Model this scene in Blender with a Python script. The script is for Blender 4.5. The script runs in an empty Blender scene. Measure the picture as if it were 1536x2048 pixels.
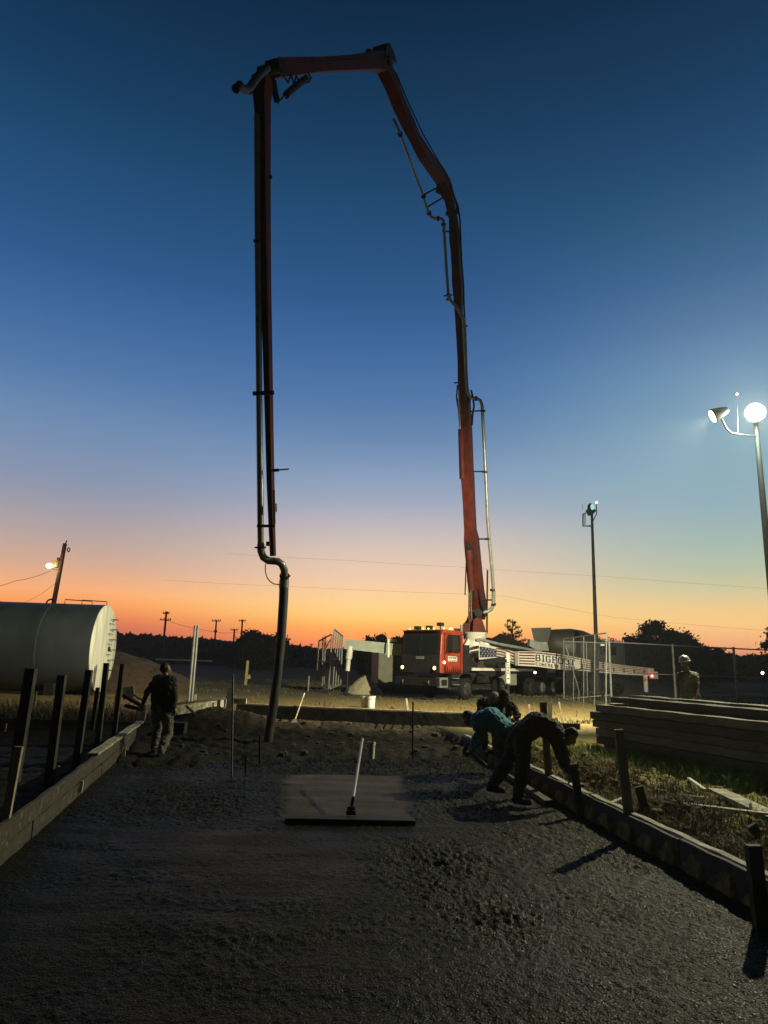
HAZE = 0.00048
import bpy, bmesh, math, random
from mathutils import Vector, Matrix, noise
SC = bpy.context.scene
COL = SC.collection
R = math.radians

# ---------------------------------------------------------------- camera
CAM_F, CAM_H = 1365.0, 2.0
PITCH, ROLL = R(12.3), R(1.5)
FW = Vector((0, math.cos(PITCH), math.sin(PITCH)))
UP0 = Vector((0, -math.sin(PITCH), math.cos(PITCH)))
XR = Vector((1, 0, 0))
RT = XR*math.cos(ROLL) + UP0*math.sin(ROLL)
UPV = UP0*math.cos(ROLL) - XR*math.sin(ROLL)
CAMP = Vector((0, 0, CAM_H))
cam_d = bpy.data.cameras.new('camera')
cam_d.sensor_fit = 'VERTICAL'; cam_d.sensor_height = 36.0
cam_d.lens = CAM_F/2048*36.0
cam_d.clip_start = 0.05; cam_d.clip_end = 8000
cam = bpy.data.objects.new('camera', cam_d)
COL.objects.link(cam)
m = Matrix.Identity(4)
for i in range(3):
    m[i][0] = RT[i]; m[i][1] = UPV[i]; m[i][2] = -FW[i]; m[i][3] = CAMP[i]
cam.matrix_world = m
SC.camera = cam

# ---------------------------------------------------------------- exposure
SC.view_settings.view_transform = 'Standard'
SC.view_settings.look = 'None'
SC.view_settings.exposure = 0.0
SC.view_settings.gamma = 1.0

def lin(c):
    return tuple(((v/255.0)/12.92 if v/255.0 <= .04045 else ((v/255.0+.055)/1.055)**2.4) for v in c)

# ---------------------------------------------------------------- sky
world = bpy.data.worlds.new('World'); SC.world = world
world.use_nodes = True
wn, wl = world.node_tree.nodes, world.node_tree.links
wn.clear()
w_out = wn.new('ShaderNodeOutputWorld'); w_bg = wn.new('ShaderNodeBackground')
w_tc = wn.new('ShaderNodeTexCoord'); w_sep = wn.new('ShaderNodeSeparateXYZ')
wl.new(w_tc.outputs['Generated'], w_sep.inputs[0])
def ramp(stops):
    n = wn.new('ShaderNodeValToRGB'); cr = n.color_ramp
    cr.interpolation = 'LINEAR'
    while len(cr.elements) > 1: cr.elements.remove(cr.elements[-1])
    first = True
    for p, c in stops:
        p = max(0, min(1, (p+.1)/1.1))
        if first: e = cr.elements[0]; e.position = p; first = False
        else: e = cr.elements.new(p)
        k = .5*(1.03+.07*max(0, 1-abs(p*1.1-.1)/.2))
        e.color = (*[v*k for v in lin(c)], 1)
    wl.new(w_map.outputs[0], n.inputs[0])
    return n
w_map = wn.new('ShaderNodeMapRange')
w_map.inputs['From Min'].default_value = -.1; w_map.inputs['From Max'].default_value = 1.0
wl.new(w_sep.outputs['Z'], w_map.inputs['Value'])
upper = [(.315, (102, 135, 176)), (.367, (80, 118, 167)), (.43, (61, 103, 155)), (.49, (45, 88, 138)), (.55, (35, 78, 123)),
         (.598, (28, 70, 110)), (.65, (20, 59, 94)), (.70, (14, 50, 81)), (.75, (9, 39, 68)), (.80, (6, 14, 20)), (1, (3, 5, 7))]  # top stops: unseen zenith darkened to cut light on the scene
rampL = ramp([(-.05, (30, 22, 20)), (-.005, (110, 60, 55)), (.008, (158, 84, 80)), (.02, (182, 96, 84)), (.035, (210, 112, 84)), (.05, (238, 136, 86)), (.064, (253, 160, 94)), (.08, (254, 176, 116)), (.095, (238, 176, 132)),
              (.115, (216, 172, 146)), (.145, (190, 166, 158)), (.183, (164, 158, 168)), (.22, (140, 150, 174)), (.264, (122, 144, 177))] + upper)
rampM = ramp([(-.05, (30, 22, 20)), (-.005, (130, 70, 60)), (.012, (235, 120, 85)), (.028, (255, 150, 88)), (.041, (255, 170, 90)), (.0495, (255, 186, 98)), (.06, (255, 205, 118)), (.078, (254, 211, 140)), (.0994, (250, 208, 160)),
              (.121, (240, 204, 175)), (.157, (218, 197, 181)), (.193, (192, 183, 189)), (.228, (158, 169, 190)), (.264, (134, 157, 188))] + upper)
rampR = ramp([(-.05, (30, 24, 22)), (-.005, (110, 70, 60)), (.012, (222, 140, 108)), (.03, (240, 166, 118)), (.045, (246, 188, 126)), (.06, (250, 201, 132)), (.085, (232, 203, 146)), (.105, (208, 200, 158)),
              (.13, (184, 193, 168)), (.165, (164, 184, 176)), (.21, (143, 172, 183)), (.264, (128, 164, 183)), (.315, (118, 156, 180)), (.38, (100, 140, 174)), (.43, (82, 119, 160)), (.49, (58, 99, 142)), (.55, (43, 84, 121))] + upper[5:])
rampB = ramp([(-.05, (10, 10, 9)), (0, (26, 26, 22)), (.1, (26, 28, 26)), (.3, (18, 24, 26)), (.6, (9, 13, 15)), (1, (4, 6, 7))])  # unseen sky behind the view, darkened and neutralised to cut fill light
def mix(fac, a, b):
    n = wn.new('ShaderNodeMix'); n.data_type = 'RGBA'
    wl.new(fac, n.inputs['Factor']); wl.new(a, n.inputs['A']); wl.new(b, n.inputs['B'])
    return n.outputs['Result']
def mrange(src, a, b):
    n = wn.new('ShaderNodeMapRange'); n.interpolation_type = 'SMOOTHSTEP'
    n.inputs['From Min'].default_value = a; n.inputs['From Max'].default_value = b
    wl.new(src, n.inputs['Value']); return n.outputs[0]
c1 = mix(mrange(w_sep.outputs['X'], -.42, .0), rampL.outputs[0], rampM.outputs[0])
c2 = mix(mrange(w_sep.outputs['X'], .06, .46), c1, rampR.outputs[0])
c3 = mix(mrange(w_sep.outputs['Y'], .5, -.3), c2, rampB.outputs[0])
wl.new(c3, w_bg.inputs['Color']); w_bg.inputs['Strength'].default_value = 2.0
# a trace of physical dusk sky under the hand-set gradient
w_sky = wn.new('ShaderNodeTexSky'); w_sky.sky_type = 'NISHITA'; w_sky.sun_disc = False
w_sky.sun_elevation = R(.3); w_sky.sun_rotation = R(0)
w_bg2 = wn.new('ShaderNodeBackground'); w_bg2.inputs['Strength'].default_value = .004
wl.new(w_sky.outputs[0], w_bg2.inputs['Color'])
w_add = wn.new('ShaderNodeAddShader')
wl.new(w_bg.outputs[0], w_add.inputs[0]); wl.new(w_bg2.outputs[0], w_add.inputs[1])
wl.new(w_add.outputs[0], w_out.inputs['Surface'])

# ---------------------------------------------------------------- placing helpers
def ray(px, py):
    return FW + RT*((px-768)/CAM_F) - UPV*((py-1024)/CAM_F)
def G(px, py, z=0.0):
    d = ray(px, py); t = (z-CAM_H)/d.z
    return CAMP + d*t
def at(px, py, Y):
    d = ray(px, py); return CAMP + d*(Y/d.y)
def onvp(px, py, A, B):                       # ray meets the vertical plane through A and B
    n = Vector((B[1]-A[1], -(B[0]-A[0]), 0)); d = ray(px, py)
    t = n.dot(Vector((A[0], A[1], 0))-Vector((0, 0, 0)))/n.dot(d)
    return CAMP + d*t
def lerp(a, b, t): return a+(b-a)*t
def interp(pts, v):
    if v <= pts[0][0]: return pts[0][1]
    for (a, fa), (b, fb) in zip(pts, pts[1:]):
        if v <= b: return fa+(fb-fa)*(v-a)/(b-a)
    return pts[-1][1]
def sstep(a, b, v):
    t = max(0, min(1, (v-a)/(b-a))); return t*t*(3-2*t)
def fbm(x, y, s=1.0, o=3):
    v = 0; a = 1; t = 0
    for _ in range(o):
        v += a*noise.noise(Vector((x*s, y*s, 3.7))); t += a; a *= .5; s *= 2.1
    return v/t

# ---------------------------------------------------------------- materials
MATS = {}
def M(name, col, rough=.6, metal=0.0, var=.25, scale=6.0, bump=.15, emit=None, estr=0, stretch=None, coat=0, col2=None, alpha=None, spec=.5):
    if name in MATS: return MATS[name]
    mt = bpy.data.materials.new(name); mt.use_nodes = True
    n, l = mt.node_tree.nodes, mt.node_tree.links
    b = n['Principled BSDF']
    b.inputs['Roughness'].default_value = rough; b.inputs['Metallic'].default_value = metal
    b.inputs['Specular IOR Level'].default_value = spec
    b.inputs['Coat Weight'].default_value = coat
    tc = n.new('ShaderNodeTexCoord'); mp = n.new('ShaderNodeMapping'); ns = n.new('ShaderNodeTexNoise')
    l.new(tc.outputs['Object'], mp.inputs[0]); l.new(mp.outputs[0], ns.inputs['Vector'])
    if stretch: mp.inputs['Scale'].default_value = stretch
    ns.inputs['Scale'].default_value = scale; ns.inputs['Detail'].default_value = 6
    rp = n.new('ShaderNodeMapRange'); rp.inputs['From Min'].default_value = .3; rp.inputs['From Max'].default_value = .7
    l.new(ns.outputs['Fac'], rp.inputs['Value'])
    mx = n.new('ShaderNodeMix'); mx.data_type = 'RGBA'
    c2 = col2 or tuple(v*(1-var) for v in col); c1 = col if col2 else tuple(min(1, v*(1+var*.5)) for v in col)
    mx.inputs['A'].default_value = (*c2, 1); mx.inputs['B'].default_value = (*c1, 1)
    l.new(rp.outputs[0], mx.inputs['Factor']); l.new(mx.outputs['Result'], b.inputs['Base Color'])
    if bump:
        bp = n.new('ShaderNodeBump'); bp.inputs['Strength'].default_value = bump; bp.inputs['Distance'].default_value = .02
        l.new(ns.outputs['Fac'], bp.inputs['Height']); l.new(bp.outputs[0], b.inputs['Normal'])
    if emit:
        b.inputs['Emission Color'].default_value = (*emit, 1); b.inputs['Emission Strength'].default_value = estr
    if alpha is not None:
        b.inputs['Transmission Weight'].default_value = alpha
    MATS[name] = mt
    return mt

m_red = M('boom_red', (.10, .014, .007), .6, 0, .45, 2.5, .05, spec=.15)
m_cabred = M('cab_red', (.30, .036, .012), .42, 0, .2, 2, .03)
m_dark = M('dark_steel', (.018, .018, .018), .65, 0, .4, 5, .1, spec=.2)
m_black = M('black_rubber', (.012, .012, .012), .8, 0, .3, 8, .1, spec=.15)
m_pipe = M('grey_pipe', (.30, .32, .27), .3, .25, .3, 3, .05)
m_hose = M('delivery_hose', (.045, .045, .042), .55, 0, .4, 6, .1)
m_chrome = M('chrome_rod', (.75, .75, .74), .12, 1, .1, 3, 0)
m_white = M('white_paint', (.62, .60, .50), .4, 0, .2, 3, .04)
m_stripe = M('rust_red_stripe', (.13, .03, .022), .5, 0, .3, 6, .03)
m_navy = M('navy_lettering', (.010, .012, .045), .6, 0, .2, 6, 0)
m_glass = M('dark_glass', (.01, .012, .012), .1, 0, .1, 2, 0, spec=.4)
m_wood = M('form_wood', (.06, .045, .022), .8, 0, .45, 3, .35, stretch=(4, 4, 4))
m_woodpale = M('pale_wood', (.46, .38, .24), .8, 0, .4, 5, .3)
m_wooddark = M('weathered_dark_wood', (.05, .045, .035), .85, 0, .5, 5, .35)
m_splat = M('concrete_splattered_wood', (.52, .48, .32), .85, 0, .5, 7, .6, col2=(.09, .075, .045))
m_galv = M('galvanised_steel', (.22, .225, .20), .5, .4, .25, 6, .05)
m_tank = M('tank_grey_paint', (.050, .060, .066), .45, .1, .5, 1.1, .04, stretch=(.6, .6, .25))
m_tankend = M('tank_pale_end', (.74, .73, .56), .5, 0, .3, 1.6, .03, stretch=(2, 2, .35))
m_pole = M('utility_pole_wood', (.05, .026, .018), .85, 0, .3, 4, .2)
m_soil = M('dirt_mound', (.06, .036, .018), .95, 0, .4, 3, .6)
m_lumber = M('stacked_timber', (.10, .09, .055), .85, 0, .35, 4, .3)
m_lumber2 = M('stacked_timber_dark', (.06, .054, .034), .85, 0, .4, 3, .3, stretch=(1, 1, 3))
m_lumber3 = M('stacked_timber_pale', (.15, .135, .085), .85, 0, .4, 3, .3, stretch=(1, 1, 3))
m_leaf = M('tree_leaf', (.028, .034, .018), .8, 0, .5, 3, 0)
m_leafc = M('conifer_needle', (.022, .03, .018), .8, 0, .5, 3, 0)
m_bark = M('bark', (.035, .026, .02), .9, 0, .3, 8, .3)
m_grass = M('dry_grass', (.12, .12, .045), .9, 0, .5, 2, 0, col2=(.05, .075, .02))
m_straw = M('straw_brown', (.20, .14, .065), .9, 0, .5, 2, 0, col2=(.08, .05, .025))
m_skin = M('skin', (.19, .095, .06), .5, 0, .15, 6, .03)
m_hair = M('dark_hair', (.012, .01, .009), .7, 0, .3, 20, .3)

def splash(mt, col, thr=.60, sc=9.0):
    n, l = mt.node_tree.nodes, mt.node_tree.links; b = n['Principled BSDF']; src = b.inputs['Base Color'].links[0].from_socket
    tc = n.new('ShaderNodeTexCoord'); ns = n.new('ShaderNodeTexNoise'); ns.inputs['Scale'].default_value = sc; ns.inputs['Detail'].default_value = 7
    ns.inputs['Roughness'].default_value = .7; l.new(tc.outputs['Object'], ns.inputs['Vector'])
    rp = n.new('ShaderNodeMapRange'); rp.inputs['From Min'].default_value = thr; rp.inputs['From Max'].default_value = thr+.05; l.new(ns.outputs['Fac'], rp.inputs['Value'])
    mx = n.new('ShaderNodeMix'); mx.data_type = 'RGBA'; l.new(rp.outputs[0], mx.inputs['Factor']); l.new(src, mx.inputs['A']); mx.inputs['B'].default_value = (*col, 1)
    l.new(mx.outputs['Result'], b.inputs['Base Color'])
splash(m_wood, (.13, .125, .10), .57); splash(m_wooddark, (.10, .095, .075), .62); splash(m_woodpale, (.2, .17, .11), .6)
splash(m_red, (.05, .02, .016), .58, 4); splash(m_white, (.34, .31, .23), .64, 5); splash(m_tank, (.075, .06, .04), .64, 2.5); splash(m_tankend, (.42, .36, .22), .63, 4); splash(m_pipe, (.16, .16, .13), .58, 7)
splash(m_cabred, (.05, .012, .01), .62, 5); splash(m_lumber, (.12, .11, .08), .62, 6)
# ---------------------------------------------------------------- mesh collector
class MB:
    def __init__(s): s.v = []; s.f = []
    def add(s, vs, fs):
        o = len(s.v); s.v += [Vector(v) for v in vs]; s.f += [tuple(i+o for i in f) for f in fs]; return s
    def quad(s, a, b, c, d): return s.add([a, b, c, d], [(0, 1, 2, 3)])
    def box(s, c, sz, rz=0):
        c = Vector(c); h = [k/2 for k in sz]; ro = Matrix.Rotation(rz, 3, 'Z')
        vs = [c+ro@Vector((x*h[0], y*h[1], z*h[2])) for x in (-1, 1) for y in (-1, 1) for z in (-1, 1)]
        return s.add(vs, [(0, 1, 3, 2), (4, 6, 7, 5), (0, 4, 5, 1), (2, 3, 7, 6), (0, 2, 6, 4), (1, 5, 7, 3)])
    def bar(s, a, b, w, h, up=(0, 0, 1), w2=None, h2=None):
        a = Vector(a); b = Vector(b); d = (b-a).normalized(); up = Vector(up)
        if abs(d.dot(up)) > .98: up = Vector((0, 1, 0))
        r = d.cross(up).normalized(); u = r.cross(d)
        w2 = w if w2 is None else w2; h2 = h if h2 is None else h2
        vs = []
        for p, ww, hh in ((a, w, h), (b, w2, h2)):
            for sx, sy in ((-1, -1), (1, -1), (1, 1), (-1, 1)): vs.append(p+r*sx*ww/2+u*sy*hh/2)
        return s.add(vs, [(3, 2, 1, 0), (4, 5, 6, 7), (0, 1, 5, 4), (1, 2, 6, 5), (2, 3, 7, 6), (3, 0, 4, 7)])
    def beam(s, pts, ws, hs, up):                  # bent box beam through points
        n = len(pts); pts = [Vector(p) for p in pts]; up = Vector(up); rings = []
        for i, p in enumerate(pts):
            d = (pts[min(i+1, n-1)]-pts[max(i-1, 0)]).normalized()
            r = d.cross(up)
            if r.length < .05: r = d.cross(Vector((1, 0, 0)))
            r.normalize(); u = r.cross(d)
            rings.append([p+r*a*ws[i]/2+u*b*hs[i]/2 for a, b in ((-1, -1), (1, -1), (1, 1), (-1, 1))])
        vs = [v for rg in rings for v in rg]; fs = [(3, 2, 1, 0), tuple((n-1)*4+k for k in (0, 1, 2, 3))]
        for i in range(n-1):
            for k in range(4): fs.append((i*4+k, i*4+(k+1) % 4, i*4+4+(k+1) % 4, i*4+4+k))
        return s.add(vs, fs)
    def tube(s, pts, rs, n=10, cap=True):
        pts = [Vector(p) for p in pts]; k = len(pts)
        if not isinstance(rs, (list, tuple)): rs = [rs]*k
        ref = None; vs = []
        for i, p in enumerate(pts):
            d = (pts[min(i+1, k-1)]-pts[max(i-1, 0)]).normalized()
            if ref is None:
                ref = Vector((0, 0, 1)) if abs(d.z) < .9 else Vector((1, 0, 0))
            x = (ref-d*ref.dot(d)).normalized(); ref = x; y = d.cross(x)
            for j in range(n):
                a = 2*math.pi*j/n; vs.append(p+(x*math.cos(a)+y*math.sin(a))*rs[i])
        fs = []
        for i in range(k-1):
            for j in range(n): fs.append((i*n+j, i*n+(j+1) % n, i*n+n+(j+1) % n, i*n+n+j))
        if cap: fs += [tuple(range(n-1, -1, -1)), tuple((k-1)*n+j for j in range(n))]
        return s.add(vs, fs)
    def cyl(s, a, b, r, r2=None, n=16): return s.tube([a, b], [r, r if r2 is None else r2], n)
    def lathe(s, c, axis, prof, n=24):             # prof: (distance along axis, radius)
        c = Vector(c); ax = Vector(axis).normalized()
        return s.tube([c+ax*t for t, _ in prof], [max(r, .001) for _, r in prof], n)
    def prism(s, poly, off):                       # polygon points extruded by vector
        off = Vector(off); n = len(poly); vs = [Vector(p) for p in poly]+[Vector(p)+off for p in poly]
        fs = [tuple(range(n-1, -1, -1)), tuple(range(n, 2*n))]
        for i in range(n): fs.append((i, (i+1) % n, n+(i+1) % n, n+i))
        return s.add(vs, fs)
    def ball(s, c, r, sc=(1, 1, 1), n=12, rot=None):
        c = Vector(c); vs = []; h = n//2
        for i in range(h+1):
            t = math.pi*i/h
            for j in range(n):
                a = 2*math.pi*j/n
                v = Vector((math.sin(t)*math.cos(a)*sc[0], math.sin(t)*math.sin(a)*sc[1], math.cos(t)*sc[2]))*r
                if rot: v = rot@v
                vs.append(c+v)
        fs = []
        for i in range(h):
            for j in range(n): fs.append((i*n+j, i*n+n+j, i*n+n+(j+1) % n, i*n+(j+1) % n))
        return s.add(vs, fs)
    def build(s, name, mat, parent=None, smooth=None, local=False):
        inv = Matrix.Identity(4)
        if parent is not None and not local:
            q = parent
            while q.parent: q = q.parent
            inv = (Matrix.Translation(q.location)@q.rotation_euler.to_matrix().to_4x4()).inverted()
        me = bpy.data.meshes.new(name)
        me.from_pydata([inv@v for v in s.v], [], s.f); me.materials.append(mat); me.update()
        bm = bmesh.new(); bm.from_mesh(me)
        if smooth: bmesh.ops.remove_doubles(bm, verts=bm.verts, dist=1e-5)
        bmesh.ops.recalc_face_normals(bm, faces=bm.faces); bm.to_mesh(me); bm.free()
        if smooth:
            me.shade_smooth()
            try: me.set_sharp_from_angle(angle=R(40))
            except Exception: pass
        o = bpy.data.objects.new(name, me); COL.objects.link(o)
        if parent is not None: o.parent = parent
        return o
def tag(o, label=None, cat=None, group=None, kind=None):
    if label: o['label'] = label
    if cat: o['category'] = cat
    if group: o['group'] = group
    if kind: o['kind'] = kind
    return o
def empty(name, loc, rz=0, label=None, cat=None, group=None):
    o = bpy.data.objects.new(name, None); o.location = loc; o.rotation_euler = (0, 0, rz)
    o.empty_display_size = .2
    COL.objects.link(o); return tag(o, label, cat, group)
def single(mb, name, mat, label, cat, group=None, smooth=None):   # one-mesh thing with its origin at its base
    c = sum(mb.v, Vector())/len(mb.v); c.z = min(v.z for v in mb.v)
    for v in mb.v: v -= c
    o = mb.build(name, mat, None, smooth); o.location = c
    return tag(o, label, cat, group)

# ---------------------------------------------------------------- lit lamps of the site
def spot(name, loc, target, power, size, blend, col, rad=.12):
    d = bpy.data.lights.new(name, 'SPOT'); d.energy = power; d.spot_size = R(size); d.spot_blend = blend
    d.color = col; d.shadow_soft_size = rad
    o = bpy.data.objects.new(name, d); o.location = loc
    o.rotation_euler = (Vector(target)-Vector(loc)).to_track_quat('-Z', 'Y').to_euler()
    COL.objects.link(o); return o
LAMP_A = at(1510, 825, 18.5); LAMP_B = at(1425, 833, 18.5)
spot('floodlight_yard', LAMP_B+(Vector((-4, 22, 3))-LAMP_B).normalized()*.12, (0, 34, 0), 30000, 104, .6, (1, .92, .64))
spot('floodlight_slab', LAMP_A+(Vector((0, 2, 1))-LAMP_A).normalized()*.12, (2, 6, 0), 7000, 112, .6, (1, .95, .60))

pd = bpy.data.lights.new('floodlight_spill', 'POINT'); pd.energy = 450; pd.color = (.85, 1, .9); pd.shadow_soft_size = .2
po = bpy.data.objects.new('floodlight_spill', pd); po.location = LAMP_A+(Vector((0, 2, 1))-LAMP_A).normalized()*.4; COL.objects.link(po)
# ================================================================ SETTING
LEFT = [(0, -2.3), (4, -2.9), (7.04, -3.54), (16.21, -5.48), (19, -6.0), (22.4, -5.2), (30, -4.5)]
RIGHT = [(0, 4.05), (6.24, 3.28), (8.71, 2.96), (16.44, 2.11), (20.4, 1.72), (30, 1)]
def lx(y): return interp(LEFT, y)
def rx(y): return interp(RIGHT, y)
def byy(x): return 21.93+(x+4.41)*(-.228)
def inside(x, y): return lx(y) < x < rx(y) and y < byy(x)
def slab_end(x): return 15.0+1.3*fbm(x, 0, .9)+.5*fbm(x, 4, 4)-sstep(-1.5, -4.5, x)*1.2+sstep(-1, 2, x)*1.2
def gz(x, y):
    n1 = fbm(x, y, .9); n2 = fbm(x, y, 3.2, 3)
    if y > 60 or abs(x) > 40: return .2
    if inside(x, y):
        e = slab_end(x); t = sstep(e-.7, e+.4, y)
        rough = .12*n2+.12*n1+.10*abs(fbm(x+3, y*1.2, 7, 2))+.03*fbm(x, y, 16, 2)
        z = lerp(-.16, .03+rough, t)
        d = byy(x)-y
        z += t*.16*sstep(2.6, .3, d)*(.6+n1)
        dl = math.hypot(x+4.6, (y-20.2)*.8); z += t*.42*sstep(2.2, .2, dl)
        return z
    if x >= rx(y) and y < 17.5:
        d = x-rx(y)
        return .17+.13*n2*sstep(0, .5, d)+.05*fbm(x, y, 9, 2)+.24*sstep(.15, .8, d)*sstep(2.6, 1.0, d)*(.5+1.6*n1)*sstep(17, 13, y)
    if x <= lx(y) and y < 19:
        t = sstep(16.5, 18.6, y)
        return lerp(-.12+.07*n2, .3, t)
    if x < -5 and y < 24: return .32+.16*n1+.05*n2
    return .2+.035*n1+.015*n2
def axis(a, b, st, far):
    xs = []; v = a
    while v <= b: xs.append(v); v += st
    lo, hi = [], []
    g = st; v = a
    while v > -far: g *= 1.35; v -= g; lo.append(v)
    g = st; v = xs[-1]
    while v < far: g *= 1.35; v += g; hi.append(v)
    return lo[::-1]+xs+hi
gx = axis(-8, 8.5, .06, 1800); gy = [v for v in axis(3, 24, .06, 2400) if v > -400]
me = bpy.data.meshes.new('ground')
vs = [(x, y, gz(x, y)) for y in gy for x in gx]; nx = len(gx)
me.from_pydata(vs, [], [(j*nx+i, j*nx+i+1, j*nx+nx+i+1, j*nx+nx+i) for j in range(len(gy)-1) for i in range(nx-1)])
me.shade_smooth()
ground = bpy.data.objects.new('ground', me); COL.objects.link(ground); tag(ground, kind='structure')
g = bpy.data.materials.new('ground_soil_and_grass'); g.use_nodes = True
n, l = g.node_tree.nodes, g.node_tree.links; b = n['Principled BSDF']; b.inputs['Roughness'].default_value = .95
b.inputs['Specular IOR Level'].default_value = .2
tc = n.new('ShaderNodeTexCoord'); 
def gn(scale, det=6):
    q = n.new('ShaderNodeTexNoise'); q.inputs['Scale'].default_value = scale; q.inputs['Detail'].default_value = det
    l.new(tc.outputs['Object'], q.inputs['Vector']); return q
def gmr(s, a, bb, lo=0, hi=1):
    q = n.new('ShaderNodeMapRange'); q.inputs['From Min'].default_value = a; q.inputs['From Max'].default_value = bb
    q.inputs['To Min'].default_value = lo; q.inputs['To Max'].default_value = hi
    l.new(s, q.inputs['Value']); return q.outputs[0]
def gmx(f, a, bb):
    q = n.new('ShaderNodeMix'); q.data_type = 'RGBA'
    if isinstance(f, float): q.inputs['Factor'].default_value = f
    else: l.new(f, q.inputs['Factor'])
    for s, v in (('A', a), ('B', bb)):
        if isinstance(v, tuple): q.inputs[s].default_value = (*v, 1)
        else: l.new(v, q.inputs[s])
    return q.outputs['Result']
n1, n2, n3 = gn(.35), gn(5), gn(22)
soil = gmx(gmr(n2.outputs['Fac'], .3, .7), (.06, .042, .022), (.17, .125, .06))
grass = gmx(gmr(n3.outputs['Fac'], .3, .7), (.045, .05, .016), (.12, .115, .045))
field = gmx(gmr(n1.outputs['Fac'], .42, .6), soil, grass)
sp = n.new('ShaderNodeSeparateXYZ'); l.new(tc.outputs['Object'], sp.inputs[0])
road = gmx(gmr(n2.outputs['Fac'], .3, .75), (.125, .088, .027), (.235, .17, .056))
# dirt haul track between the pour and the yard
wob = n.new('ShaderNodeMath'); wob.operation = 'MULTIPLY_ADD'; wob.inputs[1].default_value = 5; l.new(n1.outputs['Fac'], wob.inputs[0]); l.new(sp.outputs['Y'], wob.inputs[2])
band = n.new('ShaderNodeMath'); band.operation = 'MULTIPLY'
l.new(gmr(wob.outputs[0], 23.5, 25), band.inputs[0]); l.new(gmr(wob.outputs[0], 37, 33.5), band.inputs[1])
c = gmx(band.outputs[0], field, road)
fargr = gmx(gmr(n1.outputs['Fac'], .35, .65), (.028, .030, .012), (.05, .045, .018))
c = gmx(gmr(sp.outputs['Y'], 34, 60), c, fargr)
wet = n.new('ShaderNodeMath'); wet.operation = 'MULTIPLY'
l.new(gmr(sp.outputs['Y'], 22.5, 21), wet.inputs[0]); l.new(gmr(sp.outputs['X'], 2.6, 1.8), wet.inputs[1])
damp = gmx(gmr(n2.outputs['Fac'], .35, .7), (.012, .0095, .0055), (.036, .028, .015))
damp = gmx(gmr(sp.outputs['Y'], 15.5, 19.5), gmx(gmr(n2.outputs['Fac'], .35, .7), (.011, .0095, .006), (.026, .0225, .0135)), damp)
c = gmx(wet.outputs[0], c, damp)
rgt = n.new('ShaderNodeMath'); rgt.operation = 'MULTIPLY'
l.new(gmr(sp.outputs['Y'], 19, 17), rgt.inputs[0]); l.new(gmr(sp.outputs['X'], 2.0, 2.6), rgt.inputs[1])
c = gmx(rgt.outputs[0], c, gmx(gmr(n2.outputs['Fac'], .3, .7), (.06, .055, .016), (.32, .26, .085)))
l.new(c, b.inputs['Base Color'])
bp = n.new('ShaderNodeBump'); bp.inputs['Strength'].default_value = .7; bp.inputs['Distance'].default_value = .05
l.new(n3.outputs['Fac'], bp.inputs['Height']); l.new(bp.outputs[0], b.inputs['Normal'])
me.materials.append(g)

# ---- freshly placed concrete slab
PATCH = [G(570, 1545), G(806, 1548), G(834, 1640), G(562, 1640)]
def in_patch(x, y):
    s = 1
    for i in range(4):
        a, b_ = PATCH[i], PATCH[(i+1) % 4]
        s = min(s, ((x-a.x)*(b_.y-a.y)-(y-a.y)*(b_.x-a.x))/math.hypot(b_.x-a.x, b_.y-a.y))
    return s+.16*fbm(x, y, 2.6)+.09*fbm(x, y, 9)
BLOBS = [(G(900, 1720), .85, 1.0), (G(985, 1830), .6, 1.0), (G(880, 1780), .5, .9), (G(930, 1600), 1.2, .75), (G(850, 1530), 1.2, .5), (G(1230, 1780), .6, .45), (G(1130, 1700), .8, .45),
         (G(360, 1600), 1.6, .6), (G(480, 1570), 1.2, .55), (G(1120, 1650), .6, .6), (G(1380, 1900), .7, .5)]
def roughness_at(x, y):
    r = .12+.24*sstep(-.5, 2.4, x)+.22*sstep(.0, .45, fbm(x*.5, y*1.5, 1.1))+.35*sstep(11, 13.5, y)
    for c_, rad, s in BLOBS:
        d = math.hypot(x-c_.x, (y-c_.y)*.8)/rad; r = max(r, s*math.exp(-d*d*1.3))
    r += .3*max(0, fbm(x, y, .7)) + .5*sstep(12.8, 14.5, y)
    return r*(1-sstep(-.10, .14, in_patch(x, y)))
sv = []; sf = []; rr = []; NU, ys = 420, []
y = 2.4
while y < 16.8: ys.append(y); y += .007+.0028*y
for y in ys:
    for i in range(NU+1):
        u = i/NU; x = lerp(lx(y)+.005, rx(y)-.005, u); r = roughness_at(x, y)
        e = slab_end(x)
        z = .82*r*(.05*fbm(x, y*.7, 3.1, 2)+.07*(abs(fbm(x+9, y*1.3, 9, 3))-.15)+.055*fbm(x*.8+y*.5, y-x*.4, 21, 2)+.03*fbm(x, y+5, 47, 2))+.012*fbm(x, y, .6)
        z += (.005*math.sin(y*9+1.5*fbm(x, y, .5)*5)+.006*fbm(x*.25, y*3, 2.2, 3)+.004*fbm(x*5, y*.8, 3, 2))*(1-min(1, r*1.2))                 # screed ridges
        p = in_patch(x, y)
        if -.10 < p < .0: z += .018*(1-abs(p+.05)/.05)*(.6+fbm(x, y, 6))               # ridge left by the float
        z -= .010*sstep(-.06, .08, p)
        z -= sstep(e-.35, e+.5, y)*.26
        sv.append((x, y, z)); rr.append(min(1, r*1.2))
for j in range(len(ys)-1):
    for i in range(NU): sf.append((j*(NU+1)+i, j*(NU+1)+i+1, (j+1)*(NU+1)+i+1, (j+1)*(NU+1)+i))
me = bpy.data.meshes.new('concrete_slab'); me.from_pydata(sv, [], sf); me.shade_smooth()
at_ = me.attributes.new('texture_depth', 'FLOAT', 'POINT'); at_.data.foreach_set('value', rr)
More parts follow.
